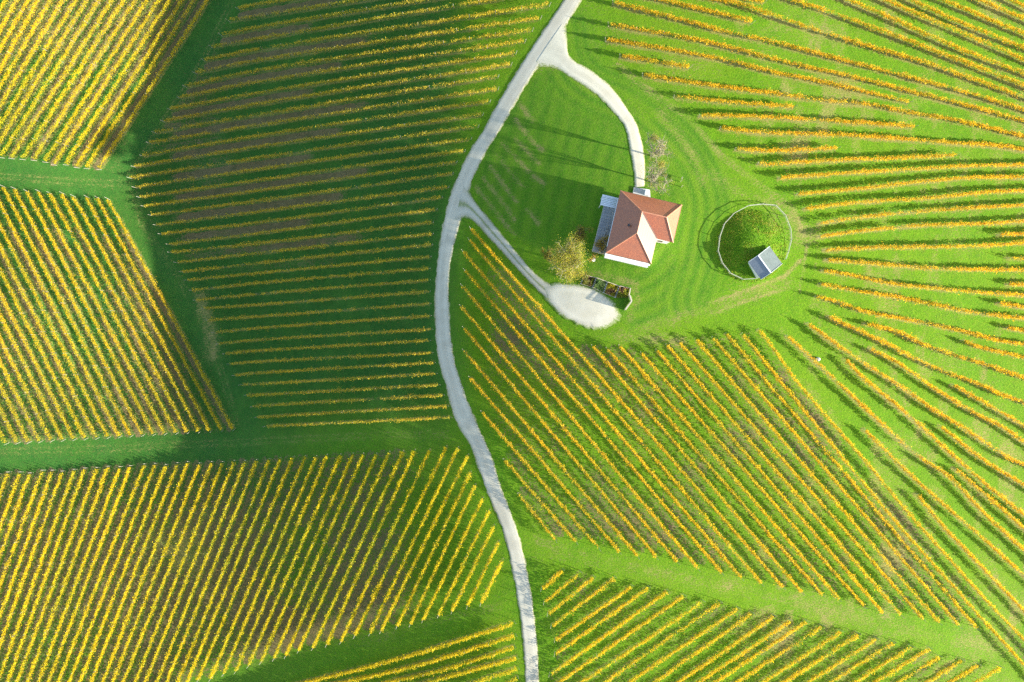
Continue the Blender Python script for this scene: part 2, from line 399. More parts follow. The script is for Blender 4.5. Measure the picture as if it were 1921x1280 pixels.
# F: field below the house
fs = R6((1205,5),(1195,65),(1160,130),(1170,235),(1155,320),(1150,435),(1165,555),(1165,680),(1200,830),(1265,1020)) + Q2((1390,35)) + Q3((40,225))
fe = Q4((70,735)) + Q3((1380,715),(1270,685),(1160,655),(1030,635),(915,595),(800,570),(695,565),(595,540),(480,520),(355,487),(240,475))
F = [[a, b] for a, b in zip(fs, fe)][::-1]
fs2 = R7((450,655),(530,670),(600,655),(720,695),(805,680),(860,650),(930,635),(1020,620),(1115,610),(1190,590))
fe2 = Q4((175,765),(285,775),(380,800),(520,840),(625,880),(725,890),(845,910),(935,930),(1045,950),(1140,960))
F += [[a, b] for a, b in zip(fs2, fe2)]
F += [[(1390,628)] + R8((100,900),(410,1280)) + Q4((770,460),(1010,725),(1200,940),(1429,1190)),
      [(1420,620)] + R8((0,640),(150,850),(520,1280)) + Q4((770,330),(1010,600),(1180,790),(1429,1050))]
BLOCKS['F'] = F
# G: bottom right field
gt = Q3((280,648),(375,660),(450,685),(568,690),(660,735),(755,742),(858,762),(948,788),(1055,820),(1150,825),(1248,858),(1325,885),(1447,900)) + Q4((110,925),(200,930),(285,955),(390,985),(485,1000),(585,1025),(680,1045),(780,1070),(880,1078),(935,1125),(1060,1145),(1150,1170),(1275,1185))
gb = Q3((170,745),(185,820),(205,885),(225,950),(245,1030),(245,1105),(215,1220),(245,1275),(375,1275),(490,1280),(625,1280),(765,1280),(900,1280))
G = [[a, b] for a, b in zip(gt[:13], gb)]
for i in range(13, 26):
    a = gt[i]; sl = .67 - .006 * (i - 13); G.append([a, (a[0] - (1282 - a[1]) / sl, 1282)])
BLOCKS['G'] = G
# H: fan of rows on the right, from the top down
BLOCKS['H'] = [
 R4((1300,0),(1429,60)), R4((1130,0),(1429,130)), R4((920,0),(1150,95),(1429,210)), R4((750,0),(1000,115),(1250,220),(1429,285)), R4((600,0),(900,130),(1200,255),(1429,355)),
 R4((400,0),(700,130),(1000,265),(1300,385),(1429,430)), R4((90,5),(300,70),(600,180),(800,255),(1100,370),(1429,500)), R3((1250,0),(1395,22)),
 R3((1070,0),(1250,35)) + R4((0,95),(250,180),(550,270),(900,375),(1200,480),(1429,560)), R3((770,0),(1090,75),(1330,135)),
 R3((570,30),(800,90),(1000,140),(1200,195)) + R4((0,243),(400,345),(800,450),(1150,545),(1429,630)),
 R3((545,150),(740,185),(900,210),(1200,275)) + R4((0,335),(250,395),(500,450),(700,500),(1000,575),(1429,690)),
 R3((530,235),(900,295),(1200,350)) + R4((0,410),(300,470),(520,520),(770,580)), R3((610,325),(980,385)),
 R3((735,430),(1000,475)) + R4((0,530),(300,570),(600,600),(750,635),(1050,685),(1429,775)), R3((910,550),(1200,580)) + R4((0,597),(130,606)),
 R3((1050,655),(1250,658)) + R4((0,665),(430,690),(800,715)), R3((1165,725),(1300,740)) + R4((0,750),(430,765),(750,785),(1000,805),(1240,820),(1429,845)),
 R3((1250,840)) + R4((0,850),(370,835)), R3((1375,920)) + R4((0,925),(300,905),(700,890),(1030,875)),
 R4((60,1000),(400,975),(750,955),(1100,935),(1429,928)), R4((160,1090),(500,1060),(800,1025),(1100,1000),(1429,995)), R4((200,1170),(500,1135),(850,1115),(1200,1080),(1429,1070)),
 R4((280,1255),(490,1220),(840,1185),(1429,1150)), R8((280,45),(500,15),(830,-15)) + R4((1150,1255),(1429,1240)), R8((1280,35),(1429,30)),
 R8((310,120),(600,105),(1000,100),(1200,95),(1429,80)), R8((1330,165),(1429,170)), R8((320,175),(520,190),(750,210),(1000,225),(1429,232)), R8((1330,310),(1429,313)),
 R8((300,235),(450,260),(700,310),(900,330),(1100,350),(1429,372)), R8((1275,415),(1429,440)), R8((285,310),(500,350),(700,380),(900,420),(1150,470),(1429,500)), R8((1320,553),(1429,572)),
 R8((260,380),(400,415),(500,455),(780,510),(940,540),(1150,590),(1290,625),(1429,645)), R8((1080,625),(1150,655),(1300,690),(1429,720)),
 R8((530,530),(700,570),(850,640),(1000,695),(1200,755),(1429,835)), R8((330,490),(430,540),(520,580),(690,660),(800,720),(1000,805),(1150,860),(1260,910),(1429,970)),
 R8((1020,870),(1180,960),(1300,1030),(1429,1105)), R8((560,670),(700,740),(790,800),(900,880),(1000,940),(1150,1030),(1270,1090),(1429,1195)),
 R8((215,530),(450,700),(750,890),(900,1000),(1050,1090),(1200,1190),(1340,1280)) + Q4((1429,65)), R8((950,1100),(1040,1170),(1180,1280)) + Q4((1429,185)),
 R8((420,730),(530,840),(800,1060),(1040,1280)) + Q4((1250,210),(1429,350)), Q4((1030,85),(1200,230),(1429,430)),
 R8((100,600),(300,780),(640,1100),(850,1280)) + Q4((1000,130),(1200,340),(1429,550)), R8((530,1120),(690,1280)) + Q4((900,225),(1150,440),(1429,690)), Q4((820,230),(960,400),(1190,640),(1429,890))]

def extend(p):
    """rows that run out of the picture go on a little beyond it"""
    p = [np.array(q, float) for q in p]
    for e, f in ((0, 1), (-1, -2)):
        q = p[e]
        if q[0] < 1.5 or q[0] > 1914 or q[1] < 6 or q[1] > 1272:
            if -30 < q[0] < 1950 and -30 < q[1] < 1310:
                d = q - p[f]; d /= np.hypot(*d) + 1e-9; q2 = q + d * 75
                p = [q2] + p if e == 0 else p + [q2]
    return p

ROWS = []     # (block, index, world polyline Nx3, metres)
for bk, rows in BLOCKS.items():
    for i, r in enumerate(rows):
        pr = extend(r)
        Lp = sum(np.hypot(*(b - a)) for a, b in zip(pr[:-1], pr[1:]))
        pl = catmull(pr, max(4, int(Lp / 9)))
        w = P(pl[:, 0], pl[:, 1])
        ROWS.append((bk, i, w, pl))

# ---------------------------------------------------------------- the ground: one sheet out to the horizon
def axis(lim, step, far):
    a = list(np.arange(0, lim + step, step)); s = step
    while a[-1] < far: s *= 1.32; a.append(a[-1] + s)
    a = np.array(a); return np.concatenate([-a[:0:-1], a])
GX = axis(122, .42, 3500); GY = axis(86, .42, 3500)
gx, gy = np.meshgrid(GX, GY)
gz = height(gx, gy)
gpx = 960.5 + gx / ((H - gz) * K); gpy = 640.0 - gy / ((H - gz) * K)
inner = (np.abs(gx) < 125) & (np.abs(gy) < 90)
under = np.zeros(gx.shape); soil = np.zeros(gx.shape); dry = np.zeros(gx.shape); lawn = np.zeros(gx.shape); stripe = np.zeros(gx.shape); shade_grass = np.zeros(gx.shape)
UW = dict(A=.75, B=.8, C=.7, D=.7, E=.7, F=.75, G=.6, H=.85)
nearest = np.full(gx.shape, 99.0)
def sub(line, mar):
    x0, y0 = line.min(0)[:2] - mar; x1, y1 = line.max(0)[:2] + mar
    i0, i1 = np.searchsorted(GX, [x0, x1]); j0, j1 = np.searchsorted(GY, [y0, y1])
    return slice(j0, j1 + 1), slice(i0, i1 + 1)
byb = {}
for bk, i, w, pl in ROWS: byb.setdefault(bk, []).append(w)
for bk, i, w, pl in ROWS:
    line = w[::3, :2] if len(w) > 6 else w[:, :2]
    line = np.vstack([line, w[-1:, :2]])
    sl = sub(line, 1.6)
    d = dist_poly(gx[sl], gy[sl], line)
    wd = .7 if bk == 'H' else .42
    nz = .75 + .5 * vnoise(gx[sl] * .25, gy[sl] * .25, 5)
    under[sl] = np.maximum(under[sl], UW[bk] * nz * np.exp(-(d / wd) ** 2))
    nearest[sl] = np.minimum(nearest[sl], d)
# tilled strips between the rows
def strip_soil(bk, parity, amount):
    rows = byb[bk]
    for i in range(len(rows) - 1):
        if parity is not None and i % 2 != parity: continue
        a, b = rows[i], rows[i + 1]
        n = max(6, len(a)); t = np.linspace(0, 1, n)
        ia = np.stack([np.interp(t, np.linspace(0, 1, len(a)), a[:, k]) for k in range(2)], -1)
        # closest points on the neighbour
        ib = np.array([b[np.argmin(((b[:, :2] - q) ** 2).sum(1)), :2] for q in ia])
        c = (ia + ib) / 2; half = np.median(np.hypot(*(ia - ib).T)) / 2
        ok = np.hypot(*(ia - ib).T) < half * 3
        if ok.sum() < 3: continue
        c = c[ok]; sl = sub(c, half)
        d = dist_poly(gx[sl], gy[sl], c)
        m = smooth(half * .88, half * .6, d) * amount(gpx[sl], gpy[sl], gx[sl], gy[sl], i)
        soil[sl] = np.maximum(soil[sl], m)
strip_soil('B', 0, lambda px, py, x, y, i: smooth(665 + 60 * math.sin(i * 2.1), 600 + 60 * math.sin(i * 2.1), px + 0 * py) * smooth(300, 360, px + (py - 330) * -.05) * smooth(560, 380, py) * (.9 + .4 * vnoise(x * .08, y * .08, 9)))
strip_soil('B', 1, lambda px, py, x, y, i: .62 * smooth(470, 400, px) * smooth(480, 300, py) * vnoise(x * .12, y * .12, 3))
strip_soil('A', 0, lambda px, py, x, y, i: .85 + .2 * vnoise(x * .1, y * .1, 4))
strip_soil('A', 1, lambda px, py, x, y, i: .75 * smooth(150, 60, py) + .3 * vnoise(x * .1, y * .1, 4))
strip_soil('C', 0, lambda px, py, x, y, i: (.4 + .7 * vnoise(x * .07, y * .07, 14)) * smooth(380, 470, py))
strip_soil('C', 1, lambda px, py, x, y, i: (.1 + .7 * vnoise(x * .07, y * .07, 15)) * smooth(400, 500, py))
strip_soil('D', None, lambda px, py, x, y, i: (.32 + .55 * vnoise(x * .06, y * .06, 24) + .5 * np.exp(-(((px - 400) / 130) ** 2 + ((py - 1030) / 90) ** 2))) * smooth(860, 700, px))
strip_soil('F', None, lambda px, py, x, y, i: (.62 * fbm(x * .11, y * .11, 33) + .3 * smooth(.5, .8, vnoise(x * .05, y * .05, 41))) * smooth(870, 960, px))
strip_soil('G', None, lambda px, py, x, y, i: .55 * fbm(x * .14, y * .14, 53))
soil *= (.75 + .5 * vnoise(gx * .5, gy * .5, 77))
soil *= 1 - .75 * np.exp(-(((gpx - 345) / 75) ** 2 + ((gpy - 1035) / 60) ** 2))
# mown lawn round the house
LAWN = [(1020,128),(1110,128),(1210,225),(1290,215),(1350,280),(1368,380),(1345,470),(1335,560),(1300,590),(1180,622),(1150,560),(1100,510),(1010,470),(900,392),(886,330),(960,195)]
lawn[inner] = inpoly(gpx, gpy, LAWN)[inner]
for _ in range(3): lawn[1:-1, 1:-1] = (lawn[1:-1, 1:-1] * 2 + lawn[:-2, 1:-1] + lawn[2:, 1:-1] + lawn[1:-1, :-2] + lawn[1:-1, 2:]) / 6
rr = np.hypot(gpx - 1170, (gpy - 400)) ; ang = np.arctan2(gpy - 400, gpx - 1170)
rr = rr + 14 * np.sin(ang * 2 + .6)
stripe[:] = np.where(gpx > 1190, .5 + .5 * np.sin(rr / 13.0 * 2 * math.pi * .5), .4 + .28 * np.sin((gpx + .22 * gpy) / 4.5))
ARC = P(*catmull([(1085,40),(1105,120),(1200,170),(1275,232),(1328,300),(1354,370),(1352,430),(1338,500),(1318,565)], 40).T)[:, :2]
_sl = sub(ARC, 12.); da = dist_poly(gx[_sl], gy[_sl], ARC)
side = smooth(11., 5., da)
stripe[_sl] = stripe[_sl] * (1 - side) + side * (.5 + .5 * np.sin(da * 2 * math.pi / 2.3 + 2.5))
stripe *= .55 + .6 * vnoise(gx * .3, gy * .3, 8)
lawn[_sl] = np.maximum(lawn[_sl], .85 * smooth(3.6, 1.2, da))
# shade of the valley and west slope, painted in as darker grass
shade_grass[:] = smooth(905, 800, gpx + 0 * gpy) * (.85 + .15 * vnoise(gx * .2, gy * .2, 61))
shade_grass *= 1 - .75 * smooth(700, 860, gpy) * smooth(420, 700, gpx)
shade_grass *= 1 - .55 * smooth(900, 1000, gpy)
# dry streaks and worn places
def streak(pts, w, a):
    line = P(*np.array(pts, float).T)[:, :2]; sl = sub(line, w * 3)
    d = dist_poly(gx[sl], gy[sl], line)
    dry[sl] = np.maximum(dry[sl], a * np.exp(-(d / w) ** 2) * (.2 + .75 * vnoise(gx[sl] * .7, gy[sl] * .7, 19) + .5 * vnoise(gx[sl] * .13, gy[sl] * .13, 29)))
for pts in ([(975,195),(1000,228)],[(967,225),(992,258),(1018,282)],[(967,262),(1012,308)],[(942,270),(962,290),(992,322)],[(930,290),(980,350)],[(920,313),(968,378)],[(907,335),(942,378),(965,412)],[(893,352),(935,405),(965,440)],[(1000,330),(1020,345)],[(990,395),(1010,420)]):
    streak(pts, .55, .72)
streak([(1000,133),(1020,124),(1060,132),(1120,178)], .6, .45); streak([(1200,620),(1260,600),(1330,580),(1420,545),(1480,530)], 1.6, .42); streak([(1160,630),(1200,635),(1280,640)], 1.5, .55)
streak([(1330,570),(1400,545),(1470,520),(1500,490)], .5, .8); streak([(1335,590),(1405,563),(1480,540)], .5, .7)
streak([(1075,515),(1120,514),(1190,532),(1196,560),(1180,600)], .9, .5)
streak([(1240,215),(1300,290),(1320,340)], 1.3, .45); streak([(1340,330),(1370,350),(1420,372),(1480,390),(1510,450)], 1.4, .5)
for off in (0, 9):
    streak([(1000,1006+off),(1060,1030+off),(1200,1062+off),(1400,1102+off),(1560,1145+off),(1700,1178+off),(1880,1215+off)], .35, .42)
    streak([(432+off,0),(372+off,120),(300+off,230),(238+off,330),(262+off,420),(330+off,520),(395+off,650),(440+off,800)], .4, .36)
    streak([(0,326+off),(120,336+off),(236,340+off)], .4, .34); streak([(0,842+off),(200,838+off),(440,826+off),(700,812+off),(840,812+off)], .4, .34)
    streak([(470,1240+off),(600,1205+off),(760,1172+off),(940,1132+off)], .4, .34)
    streak([(1150,110+off),(1210,160+off),(1290,215+off),(1350,285+off),(1420,340+off),(1490,390+off),(1515,450+off),(1500,540+off)], .35, .6)
streak([(375,555),(392,620),(398,665)], 2.0, .8); streak([(440,1150),(560,1205),(740,1195)], 1.6, .25); streak([(250,200),(215,320),(290,430)], 1.2, .18)
streak([(1050,1035),(1180,1065),(1400,1110)], 2., .35); streak([(1500,1130),(1700,1180),(1860,1210)], 2., .3)
dry += np.where(gpx > 1000, .30 * smooth(.45, .8, fbm(gx * .09, gy * .09, 91)), .05) * (1 - .6 * lawn)
dry += .85 * np.exp(-(((gpx - 350) / 85) ** 2 + ((gpy - 1030) / 60) ** 2)) * (.5 + vnoise(gx * .4, gy * .4, 55))
dry += .48 * np.clip(soil, 0, 1) * (gpx > 250) * (gpx < 800) * (gpy < 640)
mr = np.hypot(gx - MOUND[0], gy - MOUND[1])
lawn *= smooth(7.0, 9.0, mr)
dry += .4 * smooth(.5, .75, fbm(gx * .35, gy * .16, 191)) * (gpx > 1380) * (nearest < 2.2)
dry += .35 * np.exp(-((gpx - 1447) / 14) ** 2 - ((gpy - 412) / 22) ** 2)
gmicro = .05 * (fbm(gx * .8, gy * .8, 101) - .5) + .10 * (fbm(gx * .22, gy * .22, 111) - .5)
gv = np.stack([gx, gy, gz + np.where(inner, gmicro, 0)], -1).reshape(-1, 3)
ny, nx = gx.shape
ii = (np.arange(ny - 1)[:, None] * nx + np.arange(nx - 1)).ravel()
me = raw_mesh('ground', gv, np.stack([ii, ii + 1, ii + nx + 1, ii + nx], -1).ravel(), 4, True)
def cattr(me, name, a, b, c):
    at = me.attributes.new(name, 'FLOAT_COLOR', 'POINT')
    at.data.foreach_set('color', np.stack([a.ravel(), b.ravel(), c.ravel(), np.ones(a.size)], -1).astype(np.float32).ravel())
cattr(me, 'm1', np.clip(under, 0, 1), np.clip(soil, 0, 1), np.clip(dry, 0, 1))
cattr(me, 'm2', np.clip(lawn, 0, 1), np.clip(stripe, 0, 1), np.clip(shade_grass, 0, 1))
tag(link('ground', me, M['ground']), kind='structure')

# ---------------------------------------------------------------- road, drive, track, yard
def strip(name, left, right, mat, n, m, dz, jit=.12, crown=.03):
    a = catmull(left, n); b = catmull(right, n)
    t = np.linspace(0, 1, m + 1)
    pp = a[:, None] * (1 - t[:, None]) + b[:, None] * t[:, None]
    w = P(pp[..., 0], pp[..., 1])
    for e, q in ((0, 1), (-1, -2)):
        s_ = np.arange(n) * 1.0
        jv = (vnoise(s_ * .35, s_ * 0 + e * 7.3, 3 + e) - .5) * 2 * jit + (vnoise(s_ * 1.3, s_ * 0 + e * 3.1, 13 + e) - .5) * jit
        d = w[:, e, :2] - w[:, q, :2]; d /= np.hypot(d[:, 0], d[:, 1])[:, None] + 1e-9
        w[:, e, :2] += d * jv[:, None]
    w[..., 2] = height(w[..., 0], w[..., 1]) + dz + crown * np.sin(t * math.pi)[None, :] - .0
    w[:, 0, 2] -= .10; w[:, -1, 2] -= .10
    i = (np.arange(n - 1)[:, None] * (m + 1) + np.arange(m)).ravel()
    me = raw_mesh(name, w.reshape(-1, 3), np.stack([i, i + 1, i + m + 2, i + m + 1], -1).ravel(), 4, True)
    at = me.attributes.new('lat', 'FLOAT', 'POINT'); at.data.foreach_set('value', np.tile(t, n).astype(np.float32))
    return tag(link(name, me, mat), kind='structure')
RL = [(1105,-75),(1057,0),(1030,40),(990,100),(960,148),(930,199),(903,250),(883,279),(860,326),(843,368),(829,427),(824,458),(817.6,514),(815,581),(820,665),(836,725.6),(851,783),(880,833),(887,850),(913,924),(943.5,998),(960,1068),(973.4,1142),(982,1219.5),(985,1280),(988,1350)]
RR = [(1141,-75),(1092,0),(1066,42),(1024,104),(993,152),(962,203),(934,252),(916,279),(890,330),(876,370),(862,427),(853,458),(843.5,514),(843.5,581),(851,665),(869,728),(891,783),(913,833),(921,850),(942,917),(970,992),(988.5,1066),(1001,1140),(1009,1219),(1012,1280),(1015,1350)]
strip('road', RL, RR, M['road'], 520, 12, .09, .2)
DI = [(1000,126),(1024,126.5),(1042,129),(1074,148),(1118,178),(1151.5,212),(1172,240),(1182,285.5),(1189,326),(1191,352)]
DO = [(1061,36),(1064,70),(1069,106),(1111,134),(1148,165),(1175,201.5),(1195,235),(1207,279),(1210,319),(1209,350)]
strip('driveway', DI, DO, M['gravel'], 120, 8, .13, .1)
TL = [(850,424),(873,409),(897,424),(910,440),(935,466),(960,494),(1004,541),(1030,566)]
TR = [(872,340),(890,376),(915,407),(934,430),(960,462),(993.6,502),(1024,529),(1045,536)]
strip('farm_track', TL, TR, M['track'], 120, 8, .12, .12)
def patch(name, poly, mat, dz, kind, jit=.15, rings=8, n=90):
    p = catmull(list(poly) + [poly[0]], n + 1)[:-1]; c = p.mean(0)
    t = np.linspace(.02, 1, rings)
    pp = c + (p - c)[None] * t[:, None, None]
    w = P(pp[..., 0], pp[..., 1])
    if jit: w[-1, :, :2] += RNG.normal(0, jit, (n, 2))
    w[..., 2] = height(w[..., 0], w[..., 1]) + dz; w[-1, :, 2] -= .12
    v = w.reshape(-1, 3); f = []
    for r in range(rings - 1):
        for k in range(n): f.append((r*n + k, r*n + (k+1) % n, (r+1)*n + (k+1) % n, (r+1)*n + k))
    me = bpy.data.meshes.new(name); me.from_pydata([tuple(q) for q in v], [], f + [tuple(range(n))[::-1]])
    me.polygons.foreach_set('use_smooth', np.ones(len(me.polygons), bool)); me.update()
    at = me.attributes.new('lat', 'FLOAT', 'POINT'); at.data.foreach_set('value', np.repeat(.5 - .5 * t ** 2.2, n).astype(np.float32))
    return tag(link(name, me, mat), kind=kind)
patch('gravel_yard', [(1012,536),(1047,530),(1090,535),(1118,543),(1146,562),(1160,580),(1165,594),(1143,614),(1108,618),(1077.6,606),(1047,588),(1025,564)], M['yard'], .17, 'structure')

# ---------------------------------------------------------------- vine rows
PAL = {  # main leaf, second leaf, greenish leaf, weights
 'A': ((.86,.68,.02),(.80,.56,.03),(.46,.52,.03),(.64,.24,.12)), 'B': ((.76,.58,.04),(.66,.46,.06),(.38,.42,.04),(.50,.36,.14)),
 'C': ((.86,.64,.02),(.78,.53,.04),(.42,.46,.03),(.60,.30,.10)), 'D': ((.87,.69,.015),(.82,.57,.03),(.46,.52,.03),(.66,.26,.08)),
 'E': ((.87,.67,.02),(.80,.55,.03),(.44,.48,.03),(.62,.30,.08)), 'F': ((.88,.61,.02),(.82,.49,.03),(.50,.48,.03),(.60,.34,.06)),
 'G': ((.88,.63,.02),(.82,.51,.03),(.50,.48,.03),(.64,.30,.06)), 'H': ((.90,.59,.02),(.85,.47,.03),(.52,.48,.04),(.60,.35,.05))}
DENS = dict(A=94, B=72, C=92, D=100, E=98, F=84, G=88, H=98)
WID = dict(A=.19, B=.16, C=.17, D=.18, E=.20, F=.16, G=.17, H=.18)
def row_foliage(bk, idx, w):
    seg = np.diff(w, axis=0); sl = np.hypot(seg[:, 0], seg[:, 1]); cum = np.r_[0, np.cumsum(sl)]; Lr = cum[-1]
    rg = np.random.default_rng(1000 * ord(bk) + idx)
    n = int(Lr * DENS[bk] * 1.15)
    s = rg.uniform(0, Lr, n)
    ph = rg.uniform(0, 1000)
    dn = .40 * vnoise(s * .9, s * 0 + ph, 21) + .72 * vnoise(s * .17, s * 0 + ph, 22)       # clumps and thin stretches
    thin = {'B': .24, 'H': .21, 'F': .15, 'G': .2}.get(bk, .06)
    keep = rg.uniform(0, 1, n) < np.clip((dn - thin + .1) * 2.2, .03, 1)
    s = s[keep]; n = len(s)
    i = np.clip(np.searchsorted(cum, s, 'right') - 1, 0, len(seg) - 1); t = (s - cum[i]) / sl[i]
    base = w[i] + seg[i] * t[:, None]
    dirx = seg[i][:, :2] / sl[i][:, None]; nrm = np.stack([-dirx[:, 1], dirx[:, 0]], -1)
    topn = 1.62 + .5 * (vnoise(s * .8, s * 0 + ph, 31) - .5) + .25 * (vnoise(s * .1, s * 0 + ph, 32) - .5)
    u = rg.beta(1.7, 1.1, n); lo_ = .78 if bk in 'HFG' else .6; hh = lo_ + u * (topn - lo_) + rg.normal(0, .05, n)
    shoot = rg.uniform(0, 1, n) < .05; hh = np.where(shoot, hh + rg.uniform(0, .35, n), hh)
    lat = rg.normal(0, 1, n) * WID[bk] * (1.15 - .55 * np.abs(u - .55)) + .16 * (vnoise(s * .9, s * 0 + ph, 33) - .5) + .22 * rg.normal(0, 1, n) * (vnoise(s * 1.7, s * 0 + ph, 34) > .72)
    c = base.copy(); c[:, :2] += nrm * lat[:, None]; c[:, 2] += hh
    a = rg.normal(0, 1, (n, 3)); a[:, 2] *= .7; a /= np.linalg.norm(a, axis=1)[:, None]
    b = rg.normal(0, 1, (n, 3)); b -= a * (a * b).sum(1)[:, None]; b /= np.linalg.norm(b, axis=1)[:, None]
    sz = rg.uniform(.068, .130, n)[:, None]
    a *= sz; b *= sz * rg.uniform(.7, 1.1, n)[:, None]
    v = np.stack([c - a, c + b * .9, c + a * 1.1, c - b], 1).reshape(-1, 3)
    p0, p1, p2, wt = PAL[bk]
    x = base[:, 0]; y = base[:, 1]
    m = vnoise(x * .11, y * .11, 201) + .5 * (vnoise(s * .35, s * 0 + ph, 36) - .5)
    r = rg.uniform(0, 1, n) + (m - .5) * .55
    cols = np.where((r < wt[0])[:, None], p0, np.where((r < wt[0] + wt[1])[:, None], p1, p2)).astype(float)
    gr = smooth(.62, .9, vnoise(x * .07, y * .07, 207) + .15 * rg.normal(0, 1, n))
    cols = cols * (1 - .4 * gr[:, None]) + np.array(p2) * .4 * gr[:, None]
    low = rg.uniform(0, 1, n) < (.26 - .32 * u)                       # brown leaf colour, likelier low on the vine
    cols = np.where(low[:, None], np.array([.46, .29, .09]), cols)
    cols *= rg.uniform(.80, 1.06, n)[:, None]
    return v, np.clip(cols, 0, .92)
def cyl_template(r0, r1, h, n=6, tip=.06):
    v = []; f = []
    for z, r in ((-.3, r0), (h, r1)):
        for k in range(n): a = 2*math.pi*k/n; v.append((r*math.cos(a), r*math.sin(a), z))
    v.append((0, 0, h + tip))
    for k in range(n): f.append((k, (k+1) % n, n + (k+1) % n, n + k)); f.append((n + k, n + (k+1) % n, 2*n))
    return v, f
_pv, _pf = cyl_template(.048, .042, 1.85)
POST_ME = bpy.data.meshes.new('end_post'); POST_ME.from_pydata(_pv, [], _pf); POST_ME.update(); POST_ME.materials.append(M['post'])
UN = ['zeroth','first','second','third','fourth','fifth','sixth','seventh','eighth','ninth','tenth','eleventh','twelfth','thirteenth','fourteenth','fifteenth','sixteenth','seventeenth','eighteenth','nineteenth']
TE = {2: ('twentieth','twenty'), 3: ('thirtieth','thirty'), 4: ('fortieth','forty'), 5: ('fiftieth','fifty')}
def ordinal(n):
    if n < 20: return UN[n]
    return TE[n // 10][0] if n % 10 == 0 else TE[n // 10][1] + '-' + UN[n % 10]
LAB = {'A': ('bright yellow vine row, {} from the grass track in the top left corner field', 'vine rows of the top left field'),
       'B': ('olive gold vine row, {} from the top in the large field left of the road', 'vine rows of the large field left of the road'),
       'C': ('yellow vine row, {} from the valley track in the middle left slanting field', 'vine rows of the middle left field'),
       'D': ('yellow vine row, {} from the road in the bottom left field', 'vine rows of the bottom left field'),
       'E': ('yellow vine row, {} from the top in the strip field at bottom, left of road', 'vine rows of the bottom strip field'),
       'F': ('orange vine row, {} from the lower road corner in the field below the house', 'vine rows of the field below the house'),
       'G': ('golden vine row, {} from the road in the bottom right field', 'vine rows of the bottom right field'),
       'H': ('orange vine row, {} from the top in the fanning field right of the house', 'vine rows of the fan right of the house')}
for bk, i, w, pl in ROWS:
    base = w[0].copy()
    root = empty('vine_row', base)
    tag(root, LAB[bk][0].format(ordinal(i + 1)), 'vine row', LAB[bk][1])
    v, cols = row_foliage(bk, i, w)
    me = raw_mesh('foliage', v - base, np.arange(len(v)), 4)
    at = me.attributes.new('leafcol', 'FLOAT_COLOR', 'FACE')
    at.data.foreach_set('color', np.c_[cols, np.ones(len(cols))].astype(np.float32).ravel())
    link('foliage', me, M['leaf'], root)['kind'] = 'stuff'
    # woody stems every metre or so, too small to pick apart
    seg = np.diff(w, axis=0); sl = np.hypot(seg[:, 0], seg[:, 1]); cum = np.r_[0, np.cumsum(sl)]; Lr = cum[-1]
    rg = np.random.default_rng(77 * ord(bk) + i)
    ss = np.arange(.4, Lr - .2, .95) + rg.uniform(-.12, .12, len(np.arange(.4, Lr - .2, .95)))
    q = np.stack([np.interp(ss, cum, w[:, k]) for k in range(3)], -1)
    n = len(q); r = .028
    if n:
        tri = np.array([[math.cos(a) * r, math.sin(a) * r] for a in (0, 2.1, 4.2)])
        lean = rg.normal(0, .07, (n, 2)); ht = rg.uniform(.75, 1.05, n)
        lo = np.concatenate([q[:, None, :2] + tri, np.broadcast_to(q[:, None, 2:] - .1, (n, 3, 1))], -1)
        hi = np.concatenate([q[:, None, :2] + tri * .7 + lean[:, None], np.broadcast_to((q[:, 2] + ht)[:, None, None], (n, 3, 1))], -1)
        vv = np.concatenate([lo, hi], 1).reshape(-1, 3); k = np.arange(n)[:, None] * 6
        ff = np.concatenate([k + np.array([a, (a + 1) % 3, 3 + (a + 1) % 3, 3 + a]) for a in range(3)], 1).ravel()
        link('vine_stems', raw_mesh('vine_stems', vv - base, ff, 4), M['stem'], root)['kind'] = 'stuff'
    # line posts
    sp = np.arange(5.2, Lr - 2.5, 5.4)
    if len(sp):
        mb = MB()
        for s_ in sp:
            q0 = np.array([np.interp(s_, cum, w[:, k]) for k in range(3)]) - base
            ln = rg.normal(0, .05, 2)
            mb.tube([q0 + (0, 0, -.2), q0 + (ln[0], ln[1], 1.95)], [.036, .032], 4)
        o = mb.build('line_posts', M['post'], root); o['kind'] = 'stuff'
    for e, (q0, dv) in enumerate(((w[0], w[0] - w[1]), (w[-1], w[-1] - w[-2]))):
        d2 = dv[:2] / (np.hypot(*dv[:2]) + 1e-9)
        o = link('end_post', POST_ME, None, root, (q0 - base) + np.array([d2[0] * .2, d2[1] * .2, 0]))
        o.rotation_euler = Vector((d2[0] * .18, d2[1] * .18, 1)).to_track_quat('Z', 'Y').to_euler()

# ---------------------------------------------------------------- house
g0 = P(1195, 425)
base_z = float(g0[2]) - .15
EAVE = base_z + 4.3; RH = 3.15
def at_z(px, py, z): return np.array([(px - 960.5) * (H - z) * K, -(py - 640.0) * (H - z) * K, z])
nw = at_z(1164, 358, EAVE)
U = np.array([.9735, -.2286, 0]); V = np.array([-.2286, -.9735, 0]); W3 = np.array([0, 0, 1.])
mp = (H - EAVE) * K
def hp(u, v, z): return nw * (1, 1, 0) + U * u * mp + V * v * mp + W3 * z
house = empty('house', hp(45, 60, base_z)); hb = np.array(house.location)
tag(house, 'white house with red tiled hipped L-shaped roof beside the driveway', 'house')
er, rz = EAVE, EAVE + RH
pNW, pSW, pSE, pI, pWS, pNE = hp(0,0,er), hp(0,119.5,er), hp(87,119.5,er), hp(87,72,er), hp(118,72,er), hp(118,0,er)
pP, pS, pQ = hp(44,36,rz), hp(44,76,rz), hp(90,36,rz)
